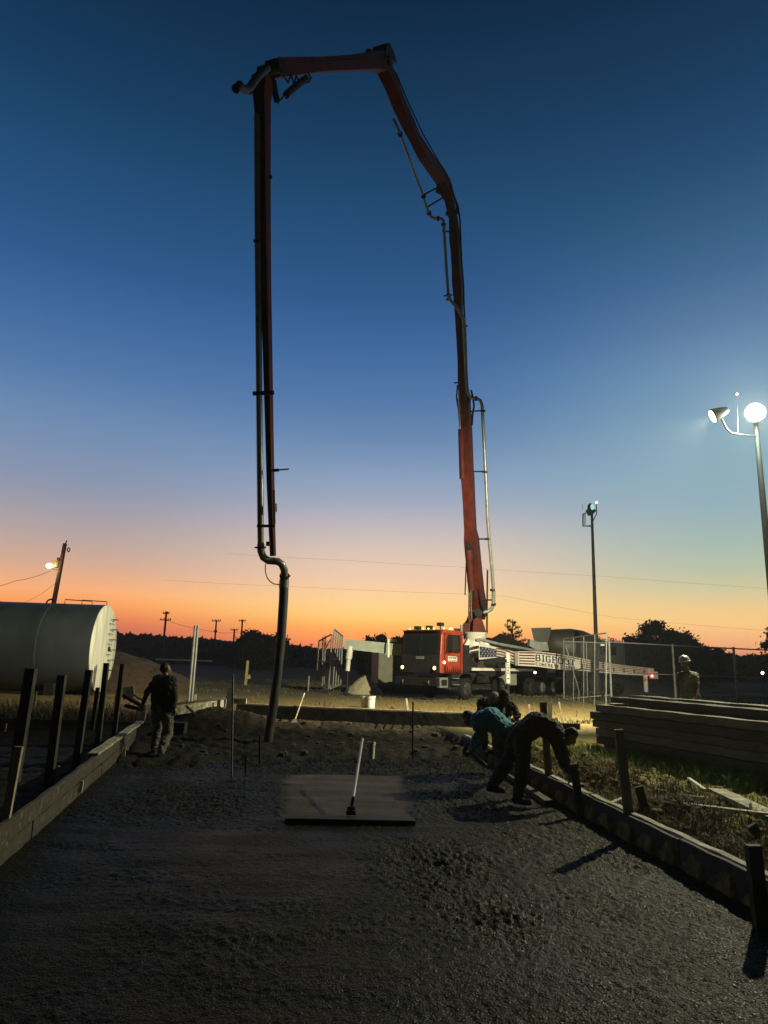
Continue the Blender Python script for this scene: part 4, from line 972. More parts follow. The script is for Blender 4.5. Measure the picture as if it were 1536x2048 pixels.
# ================================================================ MIXER TRUCK BEHIND
MY = 47.0
mix_t = empty('mixer_truck', (at(1150, 1350, MY).x, MY, .2), 0, 'dark concrete mixer truck with drum and charging hopper, behind the striped outrigger', 'mixer truck')
m_ol = M('olive_drum', (.05, .047, .03), .5, 0, .35, 2, .1); m_sl = M('slate_hopper', (.032, .034, .03), .5, .1, .3, 3, .1)
d0, d1 = at(1092, 1283, MY), at(1212, 1318, MY)
m_ = MB(); ax = (d1-d0).normalized(); L_ = (d1-d0).length
m_.lathe(d0, ax, [(0, .75), (.1, .85), (.5, 1.0), (1.4, 1.3), (2.2, 1.4), (3.0, 1.3), (L_-.4, .9), (L_, .55)], 28); dr = m_.build('drum', m_ol, mix_t, True)
h0 = lambda px, py, d=0: at(px, py, MY-1.0+d)
m_ = MB()
top = [h0(1062, 1256), h0(1103, 1255), h0(1103, 1255, 1.4), h0(1066, 1257, 1.4)]; mid = [h0(1068, 1282), h0(1096, 1286), h0(1096, 1286, 1.1), h0(1070, 1283, 1.1)]
m_.add(top+mid, [(0, 1, 5, 4), (1, 2, 6, 5), (2, 3, 7, 6), (3, 0, 4, 7), (4, 5, 6, 7), (3, 2, 1, 0)]); m_.build('charging_hopper', m_sl, mix_t)
m_ = MB(); m_.prism([h0(1060, 1278, -.1), h0(1076, 1284, -.1), h0(1094, 1284, -.1), h0(1098, 1302, -.1), h0(1072, 1300, -.1), h0(1059, 1292, -.1)], (0, .8, 0)); m_.build('discharge_chute', MATS['pale_grey_box'], mix_t)
m_ = MB(); m_.bar(at(1075, 1330, MY), at(1235, 1338, MY+.4), .9, .35); m_.bar(at(1100, 1310, MY), at(1100, 1345, MY), .5, .7); m_.bar(at(1085, 1290, MY), at(1092, 1335, MY), .2, .9); m_.build('chassis', m_dark, mix_t)
m_ = MB(); c_ = at(1211, 1318, MY); m_.box((c_.x, c_.y, 2.6), (1.9, 2.3, 2.1)); mc = m_.build('cab', M('dark_teal_paint', (.03, .04, .045), .4, 0, .2, 3, .05), mix_t)
bv = mc.modifiers.new('bevel', 'BEVEL'); bv.width = .12; bv.segments = 3
m_ = MB(); m_.box((c_.x-.2, c_.y-1.17, 3.05), (1.1, .03, .6)); m_.build('side_window', m_glass, mc)
for dx in (-4.6, -3.4, -2.2, .3):
    m_ = MB(); m_.lathe((c_.x+dx, MY-1.1, .73), (0, 1, 0), [(0, .3), (0, .48), (.03, .53), (.28, .53), (.3, .3)], 24); w_ = m_.build('wheel', m_black, mix_t, True)
    m_ = MB(); m_.lathe((c_.x+dx, MY-1.1, .73), (0, 1, 0), [(.0, .3), (.05, .22), (.02, .0)], 20); m_.build('rim', m_rim, w_, True)
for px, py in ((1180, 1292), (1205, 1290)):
    m_ = MB(); m_.ball(at(px, py, MY-1.2), .10, (1.6, .5, .6), 8); m_.build('painted_window_gleam', M('window_gleam_glow', (.8, .8, .7), .4, 0, .05, 5, 0, emit=(1, .93, .72), estr=.7), mix_t)  # glowing blobs paint the bright gleam on the cab windows, no lamps

# ================================================================ STORAGE TANK
tk = empty('storage_tank', (-14.5, 31.5, .2), 0, 'big grey horizontal storage tank with pale ladder end at the left edge', 'tank')
e_t, e_b = at(212, 1207, 31.0), at(192, 1388, 31.0)
ec = Vector((e_t.x-.15, 31.6, (e_t.z+e_b.z)/2)); rad = (e_t.z-e_b.z)/2*.985
tax = Vector((-math.cos(R(6)), -math.sin(R(6)), 0))
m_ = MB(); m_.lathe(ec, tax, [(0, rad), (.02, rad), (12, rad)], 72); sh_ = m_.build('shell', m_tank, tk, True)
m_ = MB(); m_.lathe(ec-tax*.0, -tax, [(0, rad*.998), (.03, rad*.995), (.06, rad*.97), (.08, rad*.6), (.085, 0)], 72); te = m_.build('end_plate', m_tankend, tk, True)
for s in (2.2, 4.6, 7.4):
    m_ = MB(); m_.lathe(ec+tax*s, tax, [(0, rad+.004), (.03, rad+.008), (.06, rad+.004)], 60); m_.build('weld_seam', M('weld_seam', (.085, .095, .09), .5, .1, .2, 5, .05), sh_, True)
yv = Vector((tax.y, -tax.x, 0))                        # across the end face
if yv.y < 0: yv = -yv
for i in range(8):
    z = ec.z+rad*.68-i*.46
    o = ec-tax*.08+yv*(.55); m_ = MB()
    for dv_ in (0, .42): m_.tube([o+yv*dv_+Vector((0, 0, z-ec.z)), o+yv*dv_-tax*.2+Vector((0, 0, z-ec.z)), ], .017, 6)
    m_.tube([o-tax*.2+Vector((0, 0, z-ec.z)), o+yv*.42-tax*.2+Vector((0, 0, z-ec.z))], .02, 6)
    m_.tube([o-yv*.25+Vector((0, 0, z-ec.z-.2)), o-yv*.25-tax*.12+Vector((0, 0, z-ec.z-.2)), o+yv*.1-tax*.12+Vector((0, 0, z-ec.z-.24))], .015, 6)
    m_.build('ladder_rung', m_dark, te)
m_ = MB(); m_.box(ec-tax*.10+yv*.6+Vector((0, 0, -.02)), (.03, .26, .2)); m_.build('name_plate', m_dark, te)
zt = ec.z+rad
for s, wd in ((.9, 1.0), (.25, .9)):
    m_ = MB(); o = ec+tax*(s+wd)+Vector((0, 0, rad)); q = ec+tax*(s-.2)+Vector((0, 0, rad)); m_.tube([o-Vector((0, 0, .05)), o+Vector((0, 0, .19)), q+Vector((0, 0, .15)), q-Vector((0, 0, .05))], .022, 8); m_.build('top_rail', m_dark, tk)
o = ec+tax*2.5+Vector((0, 0, rad-.02)); m_ = MB(); m_.tube([o+tax*.2*math.cos(t)+Vector((0, 0, .2*math.sin(t))) for t in [math.pi*i/10 for i in range(11)]], .04, 8); m_.build('lifting_eye', m_dark, tk)
for s in (1.5, 6.5, 10.5):
    p = ec+tax*s; m_ = MB(); m_.box((p.x, p.y, .35), (.4, rad*1.5, .7)); m_.build('saddle', m_dark, tk)

# ================================================================ POLES AND LAMPS
def mast(name, base, top, r0, r1, mat, label, cat, group=None):
    o = empty(name, base, 0, label, cat, group)
    m_ = MB(); m_.tube([Vector(base), Vector(top)], [r0, r1], 14); m_.build('pole', mat, o, True); return o
m_polem = M('grey_light_mast', (.10, .11, .10), .5, .4, .2, 4, .05)
# near floodlight mast on the right
mb0 = Vector((10.9, 19.1, .2)); mtop = Vector((LAMP_A.x+.28, 19.0, 9.35))
m1 = mast('light_mast', mb0, mtop, .12, .07, m_polem, 'tall light mast at the right edge with the blazing white floodlight', 'light mast', 'floodlight masts')
m_lampA = M('floodlight_lens', (1, 1, .9), .3, 0, .01, 3, 0, emit=(1, .98, .80), estr=160)
m_lampB = M('floodlight_lens_side', (1, 1, .9), .3, 0, .01, 3, 0, emit=(1, .98, .80), estr=12)
def flood(par, c, aim, r, mt, arm_pts):
    d = (Vector(aim)-Vector(c)).normalized()
    m_ = MB(); m_.lathe(Vector(c)-d*.12, d, [(-.34, .07), (-.25, .12), (-.1, r*.8), (.10, r*1.04), (.12, r*1.04), (.12, r*.9)], 22); h_ = m_.build('floodlight_head', m_dark, par, True)
    m_ = MB(); m_.lathe(Vector(c)-d*.005, d, [(0, r*.93), (.03, r*.7), (.045, 0.0)], 22); m_.build('lens', mt, h_, True)
    m_ = MB(); m_.tube(arm_pts, .028, 8); m_.build('arm', m_polem, par, True)
flood(m1, LAMP_A, (0, 2, 1), .28, m_lampA, [LAMP_A+Vector((.1, .3, 0)), mtop-Vector((0, 0, .2))])
flood(m1, LAMP_B, (-4, 22, 3), .21, m_lampB, [LAMP_B+Vector((.22, -.05, -.05)), at(1452, 856, 18.5), at(1462, 866, 18.6), at(1480, 869, 18.7), Vector((mtop.x, 19.0, at(1500, 872, 19).z))])
m_ = MB(); m_.ball(at(1474, 788, 18.8), .035, (1, 1, 1), 8); m_.build('red_beacon', M('pink_lamp', (.9, .4, .4), .3, 0, .05, 5, 0, emit=(1, .5, .5), estr=4), m1)
m_ = MB(); m_.tube([at(1474, 790, 18.8), at(1476, 868, 18.8)], .012, 6); m_.build('beacon_rod', m_polem, m1)
# farther mast
f0 = at(1196, 1400, 38.7); f1 = at(1183.5, 1022, 38.7)
m2 = mast('light_mast', (f0.x, f0.y, .2), f1, .13, .07, m_dark, 'slim dark light mast with small cyan lamp and bracket, behind the gate panel', 'light mast', 'floodlight masts')
def mp(px, py, d=0): return at(px, py, 38.7+d)
m_ = MB(); m_.tube([mp(1166, 1028), mp(1166, 1052), mp(1184, 1052)], .05, 8); m_.tube([mp(1170, 1028), mp(1170, 1050)], .03, 6); m_.tube([mp(1165, 1008), mp(1165, 1020)], .012, 6); m_.tube([mp(1166, 1028), mp(1172, 1026)], .03, 6); m_.build('bracket', m_polem, m2)
m_ = MB(); m_.tube([mp(1184, 1046), mp(1193, 1028), mp(1193, 1008)], .03, 6); m_.build('side_rod', m_polem, m2)
m_ = MB(); m_.ball(mp(1181, 1016), .24, (.75, .8, 1.2), 14); m_.bar(mp(1173, 1022), mp(1190, 1022), .3, .14); m_.prism([mp(1174, 1022), mp(1190, 1022), mp(1186, 1030), mp(1178, 1030)], (0, .2, 0)); lh = m_.build('lamp_head', m_dark, m2, True)
m_ = MB(); m_.ball(mp(1184.5, 1014, -.17), .14, (.8, .3, 1.2), 12); m_.build('lens', M('cyan_lens', (.3, .6, .6), .2, 0, .1, 5, 0, emit=(.40, .95, .92), estr=.75), lh)
m_ = MB(); m_.ball(mp(1193, 1005), .07, (1, 1, 1), 10); m_.build('red_beacon', M('pink_white_lamp', (.9, .5, .5), .3, 0, .05, 5, 0, emit=(1, .62, .68), estr=3), m2)
# left utility pole with transformer and sodium lamp
l0 = at(110, 1210, 60); l1 = at(130, 1087, 60); l00 = Vector((l0.x-.5, 60, .2))
m3 = mast('utility_pole', l00, l1, .24, .17, m_pole, 'leaning brown utility pole with transformer and orange street lamp, rising behind the tank', 'utility pole')
def up_(px, py, d=0): return at(px, py, 60+d)
m_ = MB(); m_.tube([up_(114, 1135), up_(115, 1122)], .30, 14); m_.tube([up_(115, 1122), up_(115, 1121)], .34, 14); m_.tube([up_(115, 1121), up_(115.5, 1115)], .06, 6); m_.tube([up_(118, 1121), up_(118.5, 1115)], .06, 6); m_.build('transformer', M('transformer_paint', (.16, .16, .12), .5, .2, .2, 3, .05), m3)
m_ = MB(); m_.tube([up_(119, 1143), up_(113, 1139), up_(105, 1138), up_(101, 1135)], .05, 8); m_.build('lamp_arm', m_polem, m3)
m_ = MB(); m_.ball(up_(99, 1131.5), .26, (1.15, .9, .85), 14)
m_.build('lamp', M('sodium_lamp', (1, .8, .5), .3, 0, .02, 4, 0, emit=(1, .72, .30), estr=9), m3)
m_ = MB(); m_.tube([up_(131, 1087), up_(134, 1081)], .06, 6); m_.build('insulator', m_dark, m3)
m_ = MB(); m_.tube([up_(137+2.6*math.cos(t), 1099.5+4*math.sin(t)) for t in [i*math.pi/6 for i in range(13)]], .05, 6); m_.build('insulator', m_dark, m3)
dl = bpy.data.lights.new('sodium_glow', 'POINT'); dl.energy = 220; dl.color = (1, .62, .25); dl.shadow_soft_size = .25
ol = bpy.data.objects.new('sodium_glow', dl); ol.location = up_(97, 1134, -.9); COL.objects.link(ol)
# distant power poles
GP = 'crossarm power poles along the far tree line'
def upole(px, ytop, Y, arms, label, r=.17):
    t = at(px, ytop, Y); b0 = at(px-(1310-ytop)*.10*(940-px)/600, 1312, Y); b0.z = .2
    o = mast('power_pole', (b0.x, b0.y, .2), t, r*1.2, r, m_pole, label, 'power pole', GP)
    for ya, hw in arms:
        c_ = at(px-(ya-ytop)*.1*(940-px)/600, ya, Y); m_ = MB(); m_.bar(c_-Vector((hw, .1, 0)), c_+Vector((hw, -.1, 0)), .14, .16)
        for k in (-.9, -.3, .45, .9): m_.cyl(c_+Vector((hw*k, 0, .05)), c_+Vector((hw*k, 0, .35)), .07, n=6)
        m_.build('crossarm', m_pole, o)
    return o
upole(333, 1223, 120, [(1227, .55), (1240, .95)], 'leftmost and tallest of the far power poles, with two crossarms')
upole(433, 1240, 135, [(1242, .85), (1264, .3)], 'far power pole with one crossarm, right of the two steel poles', .15)
upole(469, 1258, 150, [(1260, .85)], 'shortest crossarm pole at the left side of the round tree', .17)
upole(485, 1239, 150, [(1242, .75)], 'power pole rising just behind the round tree top', .17)
upole(578, 1277, 170, [(1279, .5)], 'small far power pole just right of the hanging hose', .14)
for i, (px, yt) in enumerate([(595, 1291), (605, 1296), (613, 1291), (623, 1288)]):
    upole(px, yt, 200+i*6, [(yt+2, .5)], ['first', 'second', 'third', 'fourth'][i]+' of the four tiny poles left of the tall open gate', .13)
def wire(pts, label, Yf, r=.014, sag=0):
    P_ = []
    for i in range(len(pts)-1):
        for k in range(8):
            t = k/8; x = lerp(pts[i][0], pts[i+1][0], t); y = lerp(pts[i][1], pts[i+1][1], t)+sag*4*t*(1-t); P_.append(at(x, y, Yf))
    P_.append(at(*pts[-1], Yf)); m_ = MB(); m_.tube(P_, r, 5); return single(m_, 'power_line', m_black, label, 'wire', 'overhead wires')
wire([(455, 1107), (700, 1121), (920, 1134), (1200, 1152), (1580, 1180)], 'upper thin overhead wire crossing behind the boom', 75, .008, 1)
wire([(330, 1160), (560, 1172), (925, 1188), (1010, 1192), (1230, 1235), (1540, 1262)], 'lower thin overhead wire crossing behind the boom', 75, .008, 1)
wire([(-40, 1178), (30, 1162), (102, 1141)], 'wire coming in from the left to the street lamp', 59, .02, 3)
wire([(-40, 1235), (60, 1200), (118, 1160)], 'wire dipping behind the tank to the leaning pole', 59, .012, 3)
wire([(333, 1241), (433, 1264), (485, 1262)], 'far wire between the crossarm poles', 130, .03, 3)
# two steel poles, marker post
for k, (tx, bx, lb) in enumerate([(390.5, 377, 'left one of the two steel poles standing side by side near the walking worker'), (396, 383, 'right one of the two steel poles standing side by side near the walking worker')]):
    b0 = G(bx, 1405+k, .2); t0 = at(tx, 1251, b0.y); m_ = MB(); m_.tube([b0, t0], .055, 12); single(m_, 'steel_pole', m_galv, lb, 'pole', 'pair of steel poles', True)
b0 = G(491, 1371, .2); m_ = MB(); m_.bar(b0, at(496, 1321, b0.y), .16, .12); m_.bar(at(495, 1350, b0.y-.1), at(496, 1358, b0.y-.1), .35, .1)
single(m_, 'marker_post', M('yellow_post', (.40, .36, .12), .6, 0, .3, 5, .1), 'yellowish marker post standing alone in the field left of the hose', 'post')

# ================================================================ FENCES AND GATES
m_wire = M('chain_link_wire', (.12, .12, .11), .5, .6, .1, 5, 0)
def mesh_panel(par, A, B, z0, z1, sp_=.16, r=.004):
    A = Vector(A); B = Vector(B); L = (B-A).length; d = (B-A)/L; h = z1-z0; m_ = MB(); k = -h
    while k < L:
        for s in (1, -1):
            a0, a1 = k, k+h; zz0, zz1 = (z0, z1) if s == 1 else (z1, z0)
            if a0 < 0: zz0 += (0-a0)*s; a0 = 0
            if a1 > L: zz1 -= (a1-L)*s; a1 = L
            if a1 > a0+.02: m_.bar(A+d*a0+Vector((0, 0, zz0-A.z)), A+d*a1+Vector((0, 0, zz1-A.z)), r, r)
        k += sp_
    return m_.build('wire_mesh', m_wire, par)
def pframe(name, label, group, quadp, Ys, extra=(), bars=0, r=.045, mesh=True, cat='gate'):
    P_ = [at(x, y, Y) for (x, y), Y in zip(quadp, Ys)]           # top-left, top-right, bottom-right, bottom-left
    o = empty(name, ((P_[3].x+P_[2].x)/2, (P_[3].y+P_[2].y)/2, .2), 0, label, cat, group)
    m_ = MB()
    for i in range(4): m_.tube([P_[i], P_[(i+1) % 4]], r, 8)
    m_.build('frame', m_galv, o, True)
    for k in range(bars):
        t = (k+1)/(bars+1); m_ = MB(); m_.tube([P_[0].lerp(P_[1], t), P_[3].lerp(P_[2], t)], r*.8, 8); m_.build('upright', m_galv, o, True)
    m_ = MB(); m_.tube([P_[0].lerp(P_[3], .5), P_[1].lerp(P_[2], .5)], r*.7, 8); m_.build('rail', m_galv, o, True)
    for (xa, ya, xb, yb, Y) in extra:
        m_ = MB(); m_.tube([at(xa, ya, Y), at(xb, yb, Y)], r*.9, 8); m_.build('brace', m_galv, o, True)
    if mesh:
        a, b_ = P_[3].copy(), P_[2].copy(); zt_m = min(P_[0].z, P_[1].z); a.z = b_.z = max(P_[3].z, P_[2].z)
        mesh_panel(o, a, b_, a.z, zt_m)
    return o
GG = 'open chain link gates left of the truck'
pframe('fence_gate', 'tallest open steel gate panel, seen edge on beside the white outrigger leg', GG, [(669, 1259), (685, 1272), (681, 1369), (660, 1378)], [38.5, 40.5, 40.5, 38.5], bars=3)
pframe('fence_gate', 'lower braced gate panel left of the tallest open gate', GG, [(638, 1282), (664, 1268), (657, 1382), (632, 1363)], [42, 39, 39, 42], extra=[(650, 1298, 662, 1278, 40)], bars=1)
for i, (tx, ty, bx, by, Y, lb) in enumerate([(646, 1274, 645, 1330, 41, 'steel fence post between the two gate panels on the left'), (651, 1271, 648, 1368, 40.5, 'taller steel fence post between the two gate panels on the left'), (618, 1352, 616, 1383, 40, 'short pale post left of the gates')]):
    m_ = MB(); m_.tube([at(bx, by, Y), at(tx, ty, Y)], .05, 10); single(m_, 'fence_post', m_galv, lb, 'post', 'posts around the left gates', True)
pframe('fence_gate', 'large steel gate panel leaning in front of the striped outrigger lettering', 'gate panels by the striped outrigger', [(1127, 1278), (1213, 1266), (1212, 1416), (1128, 1398)], [37.5, 33.5, 33.2, 37.5], extra=[(1131, 1290, 1158, 1381, 36.5), (1158, 1381, 1158, 1402, 36)], bars=3, r=.032)
pframe('fence_gate', 'smaller steel frame standing behind the leaning gate panel', 'gate panels by the striped outrigger', [(1128, 1283), (1218, 1286), (1222, 1390), (1129, 1398)], [38.5, 38, 38, 38.5], bars=1, r=.032, cat='fence panel')
fe = empty('chain_link_fence', (17, 36, .2), 0, 'long chain link fence running behind the hard hat man to the right edge', 'fence')
FP = [(1218, 1284, 35.5), (1345, 1291, 36), (1467, 1297, 36.5), (1590, 1303, 37)]
prev = None
for px, py, Y in FP:
    t = at(px, py, Y); b0 = Vector((t.x, Y, .15)); m_ = MB(); m_.tube([b0, t+Vector((0, 0, .08))], .06, 10); m_.build('post', m_galv, fe, True)
    if prev is not None:
        for k in (1.0, .5):
            m_ = MB(); m_.tube([Vector((prev.x, prev.y, .2)).lerp(prev, k), Vector((t.x, t.y, .2)).lerp(t, k)], .035 if k == 1 else .025, 8); m_.build('rail', m_galv, fe, True)
        mesh_panel(fe, (prev.x, prev.y, .25), (t.x, t.y, .25), .25, min(prev.z, t.z)-.03, .17)
    prev = t
# far lamps at the right
m_ = MB(); p = at(1525, 1346, 60); o = empty('parked_vehicle_lamp', (p.x, 60, .2), 0, 'small bright white lamp on a post far away at the right edge', 'lamp')
m_.ball(p, .12, (1, 1, 1), 10); m_.build('lamp', m_wlamp, o)
m_ = MB(); m_.tube([(p.x, 60.05, .2), (p.x, 60.05, p.z)], .03, 6); m_.build('post', m_dark, o)

# utility cabinet, gravel heap, mounds
cb = at(765, 1366, 45); o = empty('utility_cabinet', (cb.x, 45, .2), 0, 'tall green grey metal cabinet under the extended front outrigger', 'cabinet')
a, b_, c_ = at(744, 1300, 46), at(758, 1298, 44.4), at(786, 1299, 45.0)
z1_ = b_.z
m_ = MB(); m_.prism([(a.x, 46, .2), (b_.x, 44.4, .2), (c_.x, 45.0, .2), (c_.x-.3, 46.6, .2)], (0, 0, z1_-.2)); m_.build('body', M('cabinet_paint', (.22, .22, .15), .5, .1, .2, 2, .05), o)
m_ = MB(); m_.bar((lerp(b_.x, c_.x, .06), 44.42, 1.4), (lerp(b_.x, c_.x, .94), 44.93, 1.4), .03, 2.1, up=(0, 0, 1)); m_.build('door', MATS['cabinet_paint'], o)
def mound(name, c, rx_, ry_, h, mat, label, seed, cat, peak=1.0):
    nx_, ny_ = 44, 44; vs = []; fs = []
    for j in range(ny_+1):
        for i in range(nx_+1):
            u, v = i/nx_*2-1, j/ny_*2-1; r = math.hypot(u, v); k = max(0, 1-r)**peak
            z = h*k*(1+.18*fbm(u*3+seed, v*3, 1))+.06*h*fbm(u*9+seed, v*9, 1)*min(1, k*5)-.06
            vs.append((u*rx_, v*ry_, z))
    for j in range(ny_):
        for i in range(nx_): fs.append((j*(nx_+1)+i, j*(nx_+1)+i+1, (j+1)*(nx_+1)+i+1, (j+1)*(nx_+1)+i))
    me = bpy.data.meshes.new(name); me.from_pydata(vs, [], fs); me.materials.append(mat); me.shade_smooth()
    o = bpy.data.objects.new(name, me); o.location = c; COL.objects.link(o); return tag(o, label, cat)
gp = at(728, 1378, 39); mound('gravel_heap', (gp.x, 39, .2), 1.15, 1.2, 1.15, M('pale_sand', (.30, .27, .17), .95, 0, .3, 12, .4), 'small pale cone of sand left of the truck beneath the outrigger', 1, 'sand heap', .85)
gp = at(845, 1380, 44); mound('dirt_ridge', (at(800, 1380, 42).x, 42, .2), 3.4, 1.6, .7, m_soil, 'low dark dirt ridge beside the front of the truck', 2, 'dirt ridge', .5)
gp = at(228, 1390, 37); mound('dirt_pile', (gp.x, 37, .15), 4.3, 3.6, 2.15, m_soil, 'brown dirt pile right of the tank, behind the walking worker', 3, 'dirt pile', .6)
gp = at(1000, 1290, 62); mound('dirt_pile', (gp.x, 62, .2), 4.2, 4, 4.5, M('far_mound', (.07, .05, .022), .95, 0, .3, 2, .3), 'rounded brown mound seen over the star covered panel', 4, 'dirt pile', .22)
# slatted pallet leaning on dirt pile behind walker
a = at(302, 1372, 21); pal = empty('pallet', (a.x, 21, .3), 0, 'pale slatted pallet propped up beside the head of the walking worker', 'pallet')
for k in range(4):
    m_ = MB(); m_.bar(at(299+k*6.3, 1345-k*3.5, 21), at(311+k*5.2, 1367-k*3.5, 20.9), .065, .02, up=(0, 1, 0)); m_.build('slat', m_woodpale, pal)
m_ = MB(); m_.bar(at(298, 1347, 21.05), at(318, 1336, 21.05), .05, .04); m_.bar(at(310, 1366, 21.0), at(322, 1358, 21.0), .05, .04); m_.bar(at(312, 1362, 21.05), at(303, 1400, 21.2), .05, .05); m_.build('cross_bar', m_wood, pal)
# junk left of the walker
mb = MB(); mb.prism([at(247, 1375, 20), at(266, 1372, 20), at(268, 1395, 20), at(246, 1400, 20)], (0, .04, 0)); single(mb, 'plywood_scrap', m_splat, 'pale square sheet of wood left of the walking worker arm', 'board')
mb = MB(); mb.tube([at(266, 1372, 19.6), at(267, 1388, 19.6), at(276, 1395, 19.6), at(285, 1399, 19.6)], .035, 8); single(mb, 'bent_pipe', m_pipe, 'short bent pale pipe left of the walking worker hand', 'pipe', None, True)
mb = MB(); mb.bar(at(246, 1390, 19.4), at(284, 1412, 19.2), .07, .09); single(mb, 'scrap_board', m_wooddark, 'dark slanting board left of the walking worker hand', 'board', 'scrap boards left of the walking worker')
mb = MB(); mb.bar(at(250, 1411, 19.1), at(290, 1421, 18.9), .05, .09); single(mb, 'scrap_board', m_wooddark, 'lower dark board left of the walking worker hand', 'board', 'scrap boards left of the walking worker')
mb = MB(); mb.bar(at(288, 1423, 18.7), at(285, 1441, 18.7), .12, .05); single(mb, 'paper_sack', m_white, 'small pale crumpled sack beside the walking worker hip', 'sack')

# ================================================================ TREES
def tree(name, base, h, w, d, seed, label, group=None, trunk_h=.25, blobs=26, leaves=150, lsz=.22, kind='round', mat=m_leaf, cat='tree'):
    rnd = random.Random(seed); B = Vector(base); o = empty(name, base, 0, label, cat, group)
    m_ = MB(); m_.tube([B, B+Vector((rnd.uniform(-.2, .2), 0, h*trunk_h*.6)), B+Vector((rnd.uniform(-.3, .3), 0, h*.62))], [h*.035, h*.026, h*.012], 8)
    cs = []
    for _ in range(blobs):
        for _t in range(30):
            u, v, q = rnd.uniform(-1, 1), rnd.uniform(-1, 1), rnd.uniform(0, 1)
            if kind == 'round' and u*u+v*v+(q*1.7-.7)**2 <= 1.05: break
            if kind == 'cone' and math.hypot(u, v) < (1-q)*.95+.04: break
            if kind == 'bush' and u*u+v*v+q*q <= 1.1: break
        cs.append((Vector((u*w/2, v*d/2, h*(trunk_h+(1-trunk_h)*q*.93))), rnd.uniform(.5, 1)))
    for c_, s in cs[:14]:
        m_.tube([B+Vector((0, 0, h*rnd.uniform(trunk_h*.7, .5))), B+c_*.55+Vector((0, 0, c_.z*.2)), B+c_], [h*.014, h*.008, h*.003], 5)
    m_.build('trunk', m_bark, o)
    vs = []; fs = []; rb = (w+h)/2*.105
    for c_, s in cs:
        for _ in range(leaves):
            while True:
                p = Vector((rnd.uniform(-1, 1), rnd.uniform(-1, 1), rnd.uniform(-1, 1)))
                if p.length <= 1: break
            far_ = 1.9 if rnd.random() < .14 else 1.0
            p = B+c_+Vector((p.x*rb*1.2, p.y*rb*1.2, p.z*rb*.8))*s*far_
            if p.z < B.z: continue
            a = Vector((rnd.uniform(-1, 1), rnd.uniform(-1, 1), rnd.uniform(-1, 1))).normalized(); b_ = a.orthogonal().normalized(); z_ = lsz*rnd.uniform(.5, 1.3)
            k = len(vs); vs += [p-a*z_, p-b_*z_*.5, p+a*z_, p+b_*z_*.5]; fs.append((k, k+1, k+2, k+3))
    me = bpy.data.meshes.new('crown'); me.from_pydata([v-B for v in vs], [], fs); me.materials.append(mat)
    c = bpy.data.objects.new('crown', me); COL.objects.link(c); c.parent = o; return o
def tree_px(name, pxl, pxr, ytop, Y, seed, label, **k):
    a, b_ = at(pxl, 1312, Y), at(pxr, 1312, Y); t = at((pxl+pxr)/2, ytop, Y)
    return tree(name, ((a.x+b_.x)/2, Y, .2), t.z-.2, (b_.x-a.x), (b_.x-a.x)*.8, seed, label, **k)
tree_px('round_tree', 458, 582, 1258, 110, 1, 'big round dark tree in front of which the hose hangs', trunk_h=.04, blobs=110, leaves=230, lsz=.33, kind='bush')
tree_px('shade_tree', 1246, 1392, 1240, 85, 2, 'largest dark tree behind the fence, spreading ragged branches', trunk_h=.06, blobs=170, leaves=150, lsz=.24)
tree_px('shade_tree', 1340, 1450, 1277, 80, 3, 'lower dark tree joined to the right side of the largest one', trunk_h=.05, blobs=100, leaves=150, lsz=.24)
tree_px('shade_tree', 1520, 1640, 1238, 75, 4, 'dark tree cut by the right edge of the photograph', trunk_h=.10, blobs=80, leaves=200, lsz=.24, kind='bush')
tree_px('shade_tree', 705, 800, 1268, 90, 5, 'dark low tree behind the extended outrigger, left of the cab', trunk_h=.04, blobs=70, leaves=220, lsz=.26, kind='bush')
tree_px('shade_tree', 765, 830, 1266, 88, 6, 'dark rounded tree just left of the cab roof', trunk_h=.05, blobs=100, leaves=150, lsz=.24)
# conifer with stepped branches
c0 = at(1026, 1330, 66); ct = at(1024, 1238, 66); o = empty('conifer', (c0.x, 66, .2), 0, 'small spiky conifer with stepped branches standing against the orange sky', 'conifer')
H_ = ct.z-.2; rnd = random.Random(11); m_ = MB(); B = Vector((c0.x, 66, .2)); m_.tube([B, B+Vector((0, 0, H_))], [.14, .03], 8)
lv = []; lf = []
for i in range(26):
    q = .25+.73*i/26; a = i*2.4; L_ = (1-q)*2.5+.35; d = Vector((math.cos(a), math.sin(a)*.7, .28)).normalized(); s_ = B+Vector((0, 0, H_*q)); e = s_+d*L_
    m_.tube([s_, e], [.035, .012], 5)
    for _ in range(int(60*L_)):
        t = rnd.uniform(.25, 1); p = s_.lerp(e, t)+Vector((rnd.gauss(0, .07), rnd.gauss(0, .07), rnd.gauss(.02, .09))); a1 = Vector((rnd.uniform(-1, 1), rnd.uniform(-1, 1), rnd.uniform(-.3, 1))).normalized(); b1_ = a1.orthogonal().normalized()
        k = len(lv); lv += [p-a1*.14, p-b1_*.045, p+a1*.14, p+b1_*.045]; lf.append((k, k+1, k+2, k+3))
m_.build('trunk', m_bark, o)
m2_ = MB(); m2_.add(lv, lf); cn = m2_.build('crown', m_leafc, o)
